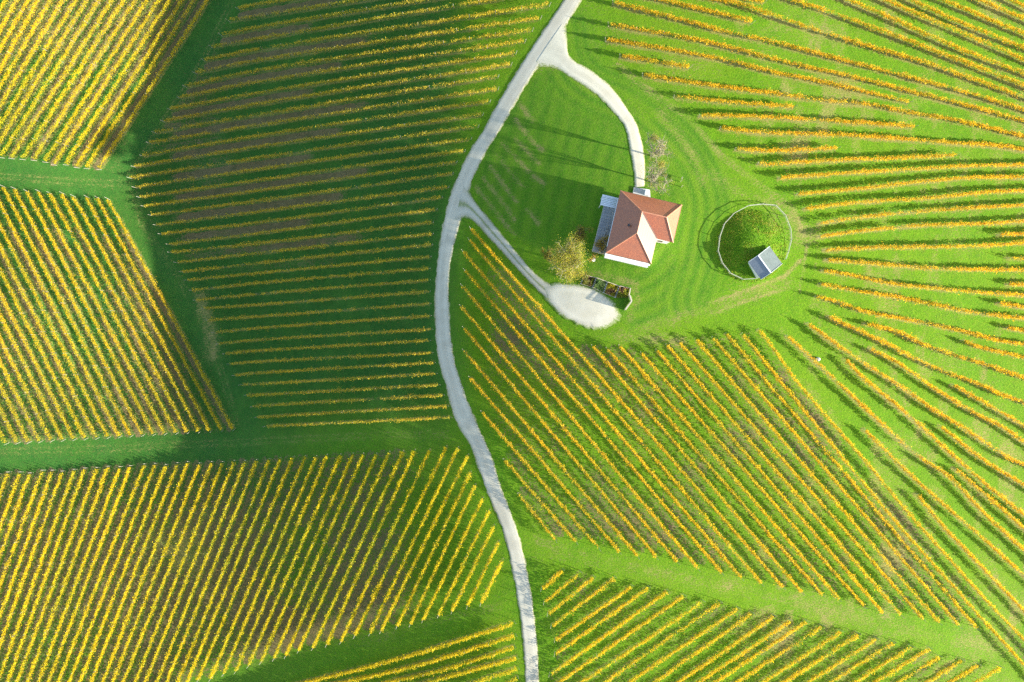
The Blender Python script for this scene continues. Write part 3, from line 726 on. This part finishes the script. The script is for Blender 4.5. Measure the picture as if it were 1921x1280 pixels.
def roof_slope(pts):
    pts = [np.array(p) for p in pts]; a, b = pts[0], pts[1]
    ex = (b - a) / np.linalg.norm(b - a); nn = np.cross(ex, pts[2] - a); nn /= np.linalg.norm(nn)
    if nn[2] < 0: nn = -nn
    ey = np.cross(nn, ex)
    n = len(pts); v = pts + [p - W3 * .16 for p in pts]
    f = [tuple(range(n)), tuple(range(2*n - 1, n - 1, -1))] + [(i, n + i, n + (i+1) % n, (i+1) % n) for i in range(n)]
    me = bpy.data.meshes.new('roof_slope'); me.from_pydata([tuple(q - hb) for q in v], [], f)
    uvl = me.uv_layers.new(name='UVMap')
    for lp in me.loops:
        q = np.array(v[lp.vertex_index]) - a; uvl.data[lp.index].uv = (float(q @ ex), float(q @ ey))
    me.update(); return link('roof_slope', me, M['roof'], house)
slopes = [roof_slope(p) for p in ([pSW, pNW, pP, pS], [pNW, pNE, pQ, pP], [pNE, pWS, pQ], [pWS, pI, pP, pQ], [pI, pSE, pS, pP], [pSE, pSW, pS])]
# ridge and hip caps, tile by tile where they show
def caps(a, b, r=.13, step=.42):
    L = np.linalg.norm(b - a); n = int(L / step); d = (b - a) / L
    for i in range(n):
        q = a + d * (i * L / n); mb = MB(); mb.tube([q + W3 * .03, q + d * (L / n * 1.04) + W3 * .055], [r, r * .86], 6)
        mb.build('ridge_tile', M['ridge'], slopes[0], hb)
for a, b in ((pP, pS), (pP, pQ), (pNW, pP), (pSW, pS), (pSE, pS), (pWS, pQ), (pNE, pQ)): caps(a, b)
MB().tube([pP + (0, 0, .02), pI + (0, 0, .02)], [.09, .09], 6).build('valley_gutter', M['dark'], house, hb)
def wall_poly(pts, name='wall'):
    mb = MB(); n = len(pts)
    v = [hp(u, v_, base_z - .6) for u, v_ in pts] + [hp(u, v_, er + .02) for u, v_ in pts]
    mb.add(v, [(i, (i+1) % n, n + (i+1) % n, n + i) for i in range(n)] + [tuple(range(n, 2*n))])
    return mb.build(name, M['white'], house, hb)
wp = [(9,5),(9,117),(83,117),(83,70.5),(114,70.5),(114,5)]
wall_poly(wp)
mb = MB(); mb.add([hp(u, v, er - .16) for u, v in ((1,1),(1,118),(86,118),(86,71),(117,71),(117,1))], [(0,1,2,3,4,5)]); mb.build('soffit', M['frame'], house, hb)
# gutters
for a, b, o_, gm in ((pNW * .86 + pSW * .14, pSW * .9 + pNW * .1, -U, 'whitep'), (pSW, pSE, V, 'frame'), (pNE, pWS, U, 'frame'), (pNW, pNE, -V, 'frame')):
    MB().tube([a + o_ * .05 - W3 * .12, b + o_ * .05 - W3 * .12], [.065, .065], 8).build('gutter', M[gm], house, hb)
# windows and doors
def opening(name, u, v, along, out, w, z0, z1):
    c = hp(u, v, base_z); al = np.array(along); ot = np.array(out)
    mb = MB()
    for x0, x1, a, b in ((-w/2 - .07, -w/2, z0 - .07, z1 + .07), (w/2, w/2 + .07, z0 - .07, z1 + .07), (-w/2, w/2, z1, z1 + .07), (-w/2, w/2, z0 - .07, z0), (-.03, .03, z0, z1)):
        mb.frame(c, al, ot, W3, x0, x1, -.02, .06, a, b)
    o = mb.build(name, M['frame'], house, hb)
    for x0, x1 in ((-w/2, -.03), (.03, w/2)):
        MB().frame(c, al, ot, W3, x0, x1, -.01, .025, z0, z1).build('pane', M['glass'], o, hb)
    if name == 'window': MB().frame(c, al, ot, W3, -w/2 - .12, w/2 + .12, .0, .16, z0 - .13, z0 - .075).build('sill', M['stone'], o, hb)
    return o
for u in (24, 46, 68):
    for z in (1.0, 2.7): opening('window', u, 117, U, V, 1.0, z, z + 1.15)
for v in (28, 96): opening('window', 9, v, V, -U, 1.2, 2.6, 3.8); opening('window', 9, v, V, -U, 1.2, 1.0, 2.1)
opening('door', 9, 62, V, -U, 1.7, .1, 2.2)
for v in (22, 52): opening('window', 114, v, V, U, 1.1, 1.1, 2.4)
opening('window', 98, 70.5, U, V, .9, 1.1, 2.4); opening('door', 38, 5, U, -V, 1.1, .1, 2.15); opening('window', 70, 5, U, -V, 1.0, 1.1, 2.3)
# white beam band along the south front (balcony parapet)
MB().frame(hp(1, 117.2, base_z), U, V, W3, 0, 84 * mp, .0, .95, 1.95, 2.85).build('balcony_parapet', M['white'], house, hb)
# vent stack on the shaded slope
vz = rz - (44 - 27) / 44 * RH
q = hp(27, 64, vz); MB().tube([q - W3 * .3, q + W3 * .5], [.16, .16], 10).tube([q + W3 * .5, q + W3 * .6], [.26, .24], 10).build('vent_pipe', M['dark'], house, hb, True)

# terrace, slatted canopy, entrance slab
def slab(name, px, z_off, thick, mat, label, cat, kind=None):
    w = P(np.array([q[0] for q in px]), np.array([q[1] for q in px])); z = w[:, 2].max() + z_off
    n = len(px); b = np.array([*w[:, :2].mean(0), w[:, 2].min()])
    v = [np.array([*q[:2], z]) for q in w] + [np.array([*q[:2], w[:, 2].min() - thick]) for q in w]
    mb = MB(); mb.add(v, [tuple(range(n)), tuple(range(2*n-1, n-1, -1))] + [(i, n+i, n+(i+1) % n, (i+1) % n) for i in range(n)])
    o = mb.build(name, mat, None, b); tag(o, label, cat, None, kind); return o, z
def house_pt(u, v, z): return hp(u, v, z)
tz = base_z + .22
MB().add([hp(u, v, tz) for u, v in ((-20,18),(-22,116),(10,116),(10,18))] + [hp(u, v, tz - 1.6) for u, v in ((-20,18),(-22,116),(10,116),(10,18))],
  [(3,2,1,0),(4,5,6,7),(0,1,5,4),(1,2,6,5),(2,3,7,6),(3,0,4,7)])
terr = empty('terrace', hp(-6, 66, tz - 1.6)); tag(terr, 'grey blue paved terrace in shade along the west side of the house', 'terrace'); tb = np.array(terr.location)
mb = MB(); C4 = [(-20,20),(-22,116),(9,116),(9,20)]
mb.add([hp(u, v, tz - .05) for u, v in C4] + [hp(u, v, tz - 2.2) for u, v in C4], [(0,1,2,3),(7,6,5,4),(0,4,5,1),(1,5,6,2),(2,6,7,3),(3,7,4,0)]); mb.build('terrace_base', M['concrete'], terr, tb)
for r in range(16):
    for c in range(5):
        u0 = -20.5 + c * 5.7; v0 = 20.5 + r * 5.95
        MB().frame(hp(u0, v0, tz - .05), U, V, W3, .03, 5.7*mp - .01, .03, 5.95*mp - .01, 0, .045 + random.uniform(0, .012)).build('paving_slab', M['paving'], terr, tb)
can = empty('slatted_canopy', hp(-14, 20, tz)); tag(can, 'white slatted lean-to canopy at the northwest corner of the house', 'canopy'); cb = np.array(can.location)
cz = tz + 2.5
for k in range(6):
    v0 = 13 + k * 3.1
    MB().frame(hp(-30, v0, cz), U, V, W3, 0, 32*mp, 0, .25, -.02 + 0, .03).build('slat', M['whitep'], can, cb)
MB().frame(hp(-30, 11.0, cz), U, V, W3, 0, 32*mp, 0, .2, .04, .16).build('edge_beam', M['whitep'], can, cb)
for u in (-29, -15, 0): MB().frame(hp(u, 12, cz), U, V, W3, 0, .1, 0, 19*mp, -.16, -.03).build('cross_beam', M['whitep'], can, cb)
for u, v in ((-29, 12.5), (-29, 29.5)): MB().frame(hp(u, v, tz - 1.9), U, V, W3, 0, .1, 0, .1, 0, cz - tz + 1.75).build('post', M['whitep'], can, cb)
for k, (u, v) in enumerate(((-5, 66), (-4.5, 72), (-6, 78))):
    q = hp(u, v, tz); o = empty('flower_pot', q)
    tag(o, ('grey planter pot on terrace, ' + ('nearest the canopy', 'in the middle of three', 'farthest from the canopy')[k]), 'pot', 'pots on the terrace')
    MB().tube([q, q + W3 * .32, q + W3 * .36], [.13, .19, .2], 10).build('pot', M['stone'], o, q)
    mb = MB()
    for _ in range(26):
        c = q + np.array([random.uniform(-.16, .16), random.uniform(-.16, .16), random.uniform(.36, .62)]); a = np.random.default_rng(_ + k * 99).normal(0, .06, (3, 3)); mb.add([c + a[0], c + a[1], c + a[2]], [(0, 1, 2)])
    mb.build('plant', M['pot'], o, q)
land, lz = slab('entrance_landing', [(1189,352),(1219,356),(1221,376),(1186,368)], .03, .6, M['concrete'], 'pale concrete landing where the driveway meets the house', 'landing')
q = P(1213, 362.5); q[2] = lz
ch = empty('storage_chest', q); tag(ch, 'white storage chest on the landing at the north side of the house', 'chest')
MB().frame(q, U, V, W3, -.38, .38, -.5, .5, 0.003, .62).build('body', M['whitep'], ch, q); MB().frame(q, U, V, W3, -.41, .41, -.53, .53, .623, .69).build('lid', M['whitep'], ch, q)

# ---------------------------------------------------------------- trees and shrubs
def leaf_mesh(c, sz, cols, rg, base, name, mat, parent):
    n = len(c); a = rg.normal(0, 1, (n, 3)); a /= np.linalg.norm(a, axis=1)[:, None]
    b = rg.normal(0, 1, (n, 3)); b -= a * (a * b).sum(1)[:, None]; b /= np.linalg.norm(b, axis=1)[:, None]
    s = rg.uniform(.6, 1.2, n)[:, None] * sz; a *= s; b *= s * .8
    v = np.stack([c - a, c + b, c + a, c - b], 1).reshape(-1, 3)
    me = raw_mesh(name, v - base, np.arange(len(v)), 4)
    at = me.attributes.new('leafcol', 'FLOAT_COLOR', 'FACE'); at.data.foreach_set('color', np.c_[cols, np.ones(n)].astype(np.float32).ravel())
    return link(name, me, mat, parent)
def tree(name, label, px, py, ht, cr, nleaf, pal, wts, seed, bark, limbs=7, fork=.28, twig=5, lsz=.13, group=None, cat='tree', trunk_r=.16):
    rg = np.random.default_rng(seed); b = P(px, py); root = empty(name, b); tag(root, label, cat, group)
    top = b + np.array([rg.normal(0, .2), rg.normal(0, .2), ht * fork])
    mb = MB(); mb.tube([b - W3 * .3, b * .5 + top * .5 + np.array([.05, .03, 0]), top], [trunk_r * 1.25, trunk_r, trunk_r * .8], 8); mb.build('trunk', bark, root, b, True)
    tips = []
    for k in range(limbs):
        an = 2 * math.pi * (k + rg.uniform(-.3, .3)) / limbs; rise = rg.uniform(.55, 1.0) if k else 1.0
        out = cr * rg.uniform(.35, .85) * (.7 + .6 * (.5 + .5 * math.sin(2 * an + seed))) * (1 if k else .15)
        end = np.array([b[0] + math.cos(an) * out, b[1] + math.sin(an) * out, b[2] + ht * (fork + (1 - fork) * rise * rg.uniform(.8, 1))])
        m1 = top + (end - top) * .4 + np.array([0, 0, ht * .06]); mb = MB()
        path = [top - W3 * .15, m1, top + (end - top) * .72 + rg.normal(0, .2, 3), end]
        mb.tube(path, [trunk_r * .55, trunk_r * .38, trunk_r * .22, .012], 5)
        for j in range(twig):
            f = rg.uniform(.25, .95); st = path[1] * (1 - f) + path[3] * f
            dv = rg.normal(0, 1, 3); dv[2] = abs(dv[2]) * .5 + .2; dv /= np.linalg.norm(dv); ln = cr * rg.uniform(.2, .5)
            e2 = st + dv * ln; mb.tube([st, st + dv * ln * .5 + rg.normal(0, .08, 3), e2], [.045, .028, .008], 4, False)
            for _ in range(3):
                g = st + (e2 - st) * rg.uniform(.4, 1); d3 = dv + rg.normal(0, .7, 3); d3 /= np.linalg.norm(d3); e3 = g + d3 * ln * rg.uniform(.3, .6)
                mb.tube([g, e3], [.022, .006], 3, False); tips += [g, e3, (g + e3) / 2]
            tips.append(e2)
        tips.append(end); mb.build('limb', bark, root, b)
    if nleaf:
        tips = np.array(tips); cl = rg.normal(0, 1, len(tips)); pick = rg.choice(len(tips), nleaf, p=np.exp(1.9 * cl) / np.exp(1.9 * cl).sum())
        c = tips[pick] + rg.normal(0, 1, (nleaf, 3)) * (.22 + .05 * cr)
        r = rg.uniform(0, 1, nleaf) + .25 * (vnoise(c[:, 0] * .6, c[:, 1] * .6 + c[:, 2] * .4, seed) - .5)
        cw = np.cumsum(wts); cols = np.array(pal, float)[np.clip(np.searchsorted(cw, r), 0, len(pal) - 1)] * rg.uniform(.7, 1.15, nleaf)[:, None]
        leaf_mesh(c, lsz, np.clip(cols, 0, .9), rg, b, 'crown', M['tree_leaf'], root)
    return root
YEL = ((.50,.46,.04),(.58,.42,.05),(.30,.38,.05),(.38,.30,.15))
tree('yellow_tree', 'large yellow autumn tree with pale twigs left of the house', 1064, 492, 7.6, 4.9, 15000, YEL, (.42,.16,.29,.13), 5, M['bark'], 12, .2, 12, .08, trunk_r=.2)
BR = ((.34,.31,.11),(.56,.43,.04),(.30,.36,.07),(.28,.24,.11))
tree('bare_tree', 'nearly leafless pale tree beside the drive, farther from the house', 1225, 293, 7.6, 3.0, 2000, BR, (.42,.25,.2,.13), 15, M['bark'], 11, .3, 13, .07, 'half bare trees by the drive', trunk_r=.17)
tree('bare_tree', 'nearly leafless pale tree beside the drive, next to the house roof', 1221, 342, 7.0, 3.6, 2400, BR, (.35,.3,.22,.13), 23, M['bark'], 12, .3, 13, .07, 'half bare trees by the drive', trunk_r=.15)
OL = ((.32,.27,.04),(.44,.30,.04),(.22,.25,.04),(.25,.18,.08))
tree('shrub', 'olive brown shrub in house shade just above the yellow tree', 1086, 443, 3.2, 1.9, 1700, OL, (.4,.2,.25,.15), 31, M['darkbark'], 8, .1, 5, .11, None, 'shrub', .06)
tree('shrub', 'orange olive shrub against the terrace and lower left roof corner', 1127, 462, 3.0, 1.6, 1400, ((.44,.32,.03),(.56,.36,.03),(.30,.30,.04),(.3,.22,.08)), (.4,.25,.2,.15), 37, M['darkbark'], 7, .1, 5, .1, None, 'shrub', .06)
tree('shrub', 'dull brown green shrub on the left side of the yellow tree', 1030, 482, 2.8, 1.7, 1200, OL, (.4,.2,.25,.15), 41, M['darkbark'], 7, .1, 5, .11, None, 'shrub', .06)
tree('shrub', 'small orange bush between yellow tree and the white house front', 1114, 484, 1.2, .9, 420, ((.55,.32,.04),(.5,.4,.06),(.25,.3,.05),(.3,.2,.1)), (.4,.3,.2,.1), 43, M['darkbark'], 6, .1, 4, .08, None, 'shrub', .04)
tree('shrub', 'leafy dark bush at the left end of the garden beds', 1096, 522, 1.7, 1.3, 800, ((.16,.22,.03),(.45,.36,.05),(.10,.15,.03),(.2,.14,.06)), (.4,.2,.25,.15), 47, M['darkbark'], 6, .1, 4, .09, None, 'shrub', .05)

# ---------------------------------------------------------------- garden beds, fence, bits on the lawn
def pole(px, py, h, w, mat, name, parent, base, lean=(0, 0)):
    q = P(px, py); return MB().bar(q - W3 * .25, q + np.array([lean[0], lean[1], h]), w, w, (0, 1, 0)).build(name, mat, parent, base)
def zb(x, y): return (1080 + x / 11.63, 500 + y / 11.63)
TOPE = [zb(200,190), zb(450,240), zb(690,330), zb(950,420), zb(1195,470)]
BOTE = [zb(100,390), zb(360,470), zb(600,590), zb(850,690), zb(1150,690)]
BEDP = ['weedy dark', 'pale green', 'yellow leaved', 'mixed brown and green']
for k in range(4):
    c4 = [TOPE[k], TOPE[k+1], BOTE[k+1], BOTE[k]]
    cen = np.mean(c4, 0); c4 = [tuple(cen + (np.array(p_) - cen) * .93) for p_ in c4]
    w = P(np.array([q[0] for q in c4]), np.array([q[1] for q in c4])); b = w.mean(0); o = empty('garden_bed', b)
    tag(o, BEDP[k] + ' garden bed, ' + ordinal(k + 1) + ' from the yellow tree, edged with boards', 'garden bed', 'garden beds beside the gravel yard')
    zt = w[:, 2].max() + .02
    mb = MB(); mb.add([(*q[:2], zt) for q in w] + [(*q[:2], q[2] - .3) for q in w], [(0,3,2,1),(0,1,5,4),(1,2,6,5),(2,3,7,6),(3,0,4,7)]); mb.build('soil', M['bedsoil'], o, b)
    for e in range(4):
        a_, b_ = w[e].copy(), w[(e+1) % 4].copy(); a_[2] = b_[2] = zt
        if e == 2 and k == 3: continue
        MB().bar(a_, b_, .14 if e == 0 else .05, .2).build('edging_board', M['wood'], o, b)
    rg = np.random.default_rng(300 + k); n = 1500
    s_, t_ = rg.uniform(.04, .96, n), rg.uniform(.04, .96, n)
    c = (w[0] * (1-s_)[:, None] + w[1] * s_[:, None]) * (1-t_)[:, None] + (w[3] * (1-s_)[:, None] + w[2] * s_[:, None]) * t_[:, None]
    hgt = .05 + .45 * vnoise(c[:, 0] * 1.8, c[:, 1] * 1.8, 71 + k); c[:, 2] = zt + rg.uniform(0, 1, n) * hgt
    pal = np.array([((.14,.22,.03),(.28,.30,.03),(.22,.15,.06)), ((.20,.32,.08),(.28,.38,.12),(.14,.2,.05)), ((.46,.42,.02),(.36,.34,.03),(.36,.22,.09)), ((.32,.34,.03),(.50,.30,.12),(.24,.2,.06))][k])
    pi = np.clip((vnoise(c[:, 0] * 1.1, c[:, 1] * 1.1, 81 + k) * 3).astype(int), 0, 2)
    ob = leaf_mesh(c, .1, pal[pi] * rg.uniform(.7, 1.2, n)[:, None], rg, b, 'plants', M['tree_leaf'], o); ob['kind'] = 'stuff'
for k in range(4):      # dotted lines of white stones between the beds
    for j in range(6):
        f = (j + .5) / 6; a_ = TOPE[k]; b_ = BOTE[k]; q = P(a_[0] + (b_[0]-a_[0]) * f, a_[1] + (b_[1]-a_[1]) * f); r = random.uniform(.1, .15)
        o = MB().tube([q + W3 * .1, q + W3 * .2, q + W3 * (.24 + r)], [r, r * 1.1, r * .5], 7).build('edging_stone', M['stone'], None, q, True)
        tag(o, 'white edging stone, ' + ordinal(j + 1) + ' from the top in the ' + ordinal(k + 1) + ' stone line of garden beds', 'stone', 'edging stones of the garden beds')
gf = empty('plank_fence', P(1181, 562)); gb_ = np.array(gf.location); tag(gf, 'tall pale wooden plank fence with dark shadow at the right end of the garden beds', 'fence')
fpts = [zb(1190,480), zb(1155,650), zb(1190,770), zb(1090,900), zb(1060,950)]
for p_ in fpts: pole(p_[0], p_[1], .5 if p_ is fpts[0] else 1.75, .12, M['wood'], 'post', gf, gb_)
for a_, b_ in zip(fpts[:-1], fpts[1:]):
    qa, qb = P(*a_), P(*b_)
    if a_ is fpts[0]:
        MB().bar(qa + W3 * .35, qb + W3 * .35, .2, .12).build('low_board', M['wood'], gf, gb_); continue
    for hz_ in np.arange(.15, 1.6, .19): MB().bar(qa + W3 * hz_, qb + W3 * hz_, .05, .17).build('plank', M['wood'], gf, gb_)
    MB().bar(qa + W3 * 1.72, qb + W3 * 1.72, .26, .07).build('cap_board', M['wood'], gf, gb_)
# small things round the house
q = P(1216, 498); o = empty('garden_lamp', q); tag(o, 'small white globe lamp on the lawn at the lower right roof corner', 'lamp')
MB().tube([q - W3 * .1, q + W3 * .45], [.05, .05], 8).build('stem', M['dark'], o, q); MB().tube([q + W3 * z for z in (.45, .52, .65, .78, .85)], [.06, .17, .21, .17, .06], 10).build('globe', M['whitep'], o, q, True)
q = P(1113, 488.5); o = empty('garden_table', q); tag(o, 'small round white garden table on the lawn near the orange bush', 'table')
MB().tube([q + W3 * .68, q + W3 * .72], [.36, .36], 16).build('table_top', M['whitep'], o, q); MB().tube([q - W3 * .05, q + W3 * .68], [.05, .05], 8).build('leg', M['whitep'], o, q); MB().tube([q, q + W3 * .05], [.22, .2], 12).build('foot', M['whitep'], o, q)
q = P(1277, 338); o = empty('notice_board', q); tag(o, 'thin upright wooden board on the lawn right of the pale trees', 'board')
dv = np.array([math.sin(SUN_AZ), -math.cos(SUN_AZ), 0]) * -1
for s_ in (-.38, .38): MB().bar(q + dv * s_ - W3 * .2, q + dv * s_ + W3 * 1.3, .07, .07, (0, 1, 0)).build('post', M['wood'], o, q)
MB().bar(q - dv * .42 + W3 * .95, q + dv * .42 + W3 * .95, .04, .7).build('panel', M['wood'], o, q)
q = P(1278, 351); o = MB().tube([q - W3 * .2, q + W3 * 1.2, q + W3 * 1.26], [.07, .065, .03], 7).build('lawn_post', M['wood'], None, q); tag(o, 'single short wooden post on the lawn below the thin board', 'post')
q = P(1534, 674); o = MB().tube([q - W3 * .2, q + W3 * .2, q + W3 * .5, q + W3 * .58], [.42, .4, .34, .15], 9).build('marker_stone', M['stone'], None, q, True); tag(o, 'pale boundary stone among the orange rows below the round fence', 'stone')

# ---------------------------------------------------------------- round rail fence and the hut on the mound
def z6(x, y): return (1320 + x / 7.11, 360 + y / 7.11)
ring = [z6(*p_) for p_ in ((870,1085),(690,1160),(520,1170),(350,1090),(240,950),(185,790),(210,600),(270,430),(400,290),(590,190),(770,170),(950,185),(1080,320),(1150,500),(1160,640),(1120,800),(1085,900))]
rf = empty('rail_fence', P(1409, 462)); rb = np.array(rf.location); tag(rf, 'round fence of pale grey rails encircling the grassy mound and hut', 'fence')
RW = P(np.array([p_[0] for p_ in ring]), np.array([p_[1] for p_ in ring]), .55); RW[:, 2] = height(RW[:, 0], RW[:, 1])
for q in RW: MB().tube([q - W3 * .2, q + W3 * 1.22, q + W3 * 1.27], [.06, .055, .03], 7).build('post', M['rail'], rf, rb)
for k, (a_, b_) in enumerate(zip(RW[:-1], RW[1:])):
    for hz_, ww, hh_ in ((1.1, .12, .06), (.55, .03, .05)):
        MB().bar(a_ + W3 * hz_, b_ + W3 * hz_, ww, hh_).build('rail', M['rail'], rf, rb)
hutc = P(1441, 491); hut = empty('hut', hutc); tag(hut, 'small hut with grey sheet metal gable roof on the mound inside round fence', 'hut')
zg = float(P(1450, 508)[2]) + .1; ez = zg + 2.0; rzz = ez + 1.25
ra = at_z(1422.5, 479.5, rzz); rb2 = at_z(1446, 512, rzz); ea = at_z(1446, 465.5, ez); eb = at_z(1471.5, 493.5, ez)
# left slope mirrored about the ridge
ax_ = rb2 - ra; L_ = np.linalg.norm(ax_); ax_ = ax_ / L_; sd = np.cross(ax_, W3)
offr = (ea - ra) @ sd; Ls = L_; half_w = abs(offr); sg = np.sign(offr)
ea = ra + sd * sg * half_w; eb = rb2 + sd * sg * half_w; ea[2] = eb[2] = ez
la = ra - sd * sg * half_w * .62; lb = rb2 - sd * sg * half_w * .62; la[2] = lb[2] = ez + .4 * 1.25
def sheet(name, a_, b_, c_, d_, mat, par, base):
    mb = MB(); up = np.cross(b_ - a_, d_ - a_); up /= np.linalg.norm(up); up = up if up[2] > 0 else -up
    v = [a_, b_, c_, d_]; mb.add(v + [p_ - up * .07 for p_ in v], [(0,1,2,3),(7,6,5,4)] + [(i, 4+i, 4+(i+1) % 4, (i+1) % 4) for i in range(4)]); return mb.build(name, mat, par, base)
hb2 = np.array(hutc)
def seams(a_, b_, c_, d_, par):
    for k in range(1, 6):
        f = k / 6; MB().bar(a_ + (b_ - a_) * f + W3 * .01, d_ + (c_ - d_) * f + W3 * .01, .03, .03).build('seam', par.data.materials[0], par, hb2)
r1 = sheet('roof_slope', ra, rb2, eb, ea, M['hutroof'], hut, hb2)
r2 = sheet('roof_slope', ra, rb2, lb, la, M['metal'], hut, hb2)
MB().bar(ra + W3 * .04, rb2 + W3 * .04, .22, .05).build('ridge_cap', M['whitep'], hut, hb2)
for a_, b_ in ((rb2, eb), (rb2, lb), (ra, ea), (ra, la)): MB().bar(a_ + ax_ * (.03 if a_ is rb2 else -.03), b_ + ax_ * (.03 if a_ is rb2 else -.03), .05, .2).build('barge_board', M['whitep'], hut, hb2)
def inset(p_, e, o_): return p_ + ax_ * e + sd * sg * o_
w4 = [inset(ea, .25, -.25), inset(eb, -.3, -.25), inset(lb, -.3, .25), inset(la, .25, .25)]
lo = [np.array([*p_[:2], zg - 1.2]) for p_ in w4]; hi = [np.array([*p_[:2], p_[2] + .08]) for p_ in w4]
gA = np.array([*(inset(ra, .25, 0))[:2], rzz - .12]); gB = np.array([*(inset(rb2, -.3, 0))[:2], rzz - .12])
MB().add(lo + hi + [gA, gB], [(0,1,5,4),(2,3,7,6),(1,2,6,9,5),(3,0,4,8,7)]).build('wall', M['white'], hut, hb2)
dc = inset(rb2, -.3, 0); dc[2] = zg
MB().frame(dc, sd, ax_, W3, -.5, .5, .0, .05, 0, 1.9).build('door', M['frame'], hut, hb2)
# tufts of long grass and weeds on the mound
rg = np.random.default_rng(901); n = 14000
rad = 7.2 * np.sqrt(rg.uniform(0, 1, n)); an = rg.uniform(0, 2 * math.pi, n)
x = MOUND[0] + rad * np.cos(an); y = MOUND[1] + rad * np.sin(an); c = np.stack([x, y, height(x, y)], -1)
hc = (x - ra[0]) * ax_[0] + (y - ra[1]) * ax_[1]; hs = ((x - ra[0]) * sd[0] + (y - ra[1]) * sd[1]) * sg
ok = ~((hc > .1) & (hc < L_ - .1) & (hs < half_w - .1) & (hs > -half_w * .6)) & (rg.uniform(0, 1, n) < .25 + vnoise(x * .5, y * .5, 15)); c = c[ok]; n = len(c)
c[:, 2] += rg.uniform(.0, .16, n) * (.3 + 1.4 * vnoise(c[:, 0] * .6, c[:, 1] * .6, 5))
pal = np.array([(.15,.33,.015),(.24,.38,.02),(.42,.37,.05),(.11,.26,.01)]); cols = pal[np.clip((vnoise(c[:, 0] * .5, c[:, 1] * .5, 6) * 4 + rg.normal(0, .6, n)).astype(int), 0, 3)] * rg.uniform(.8, 1.2, n)[:, None]
o = leaf_mesh(c, .085, cols, rg, np.zeros(3), 'mound_weeds', M['tree_leaf'], None); tag(o, 'rough green weeds and long grass covering the round mound', 'weeds', None, 'stuff')
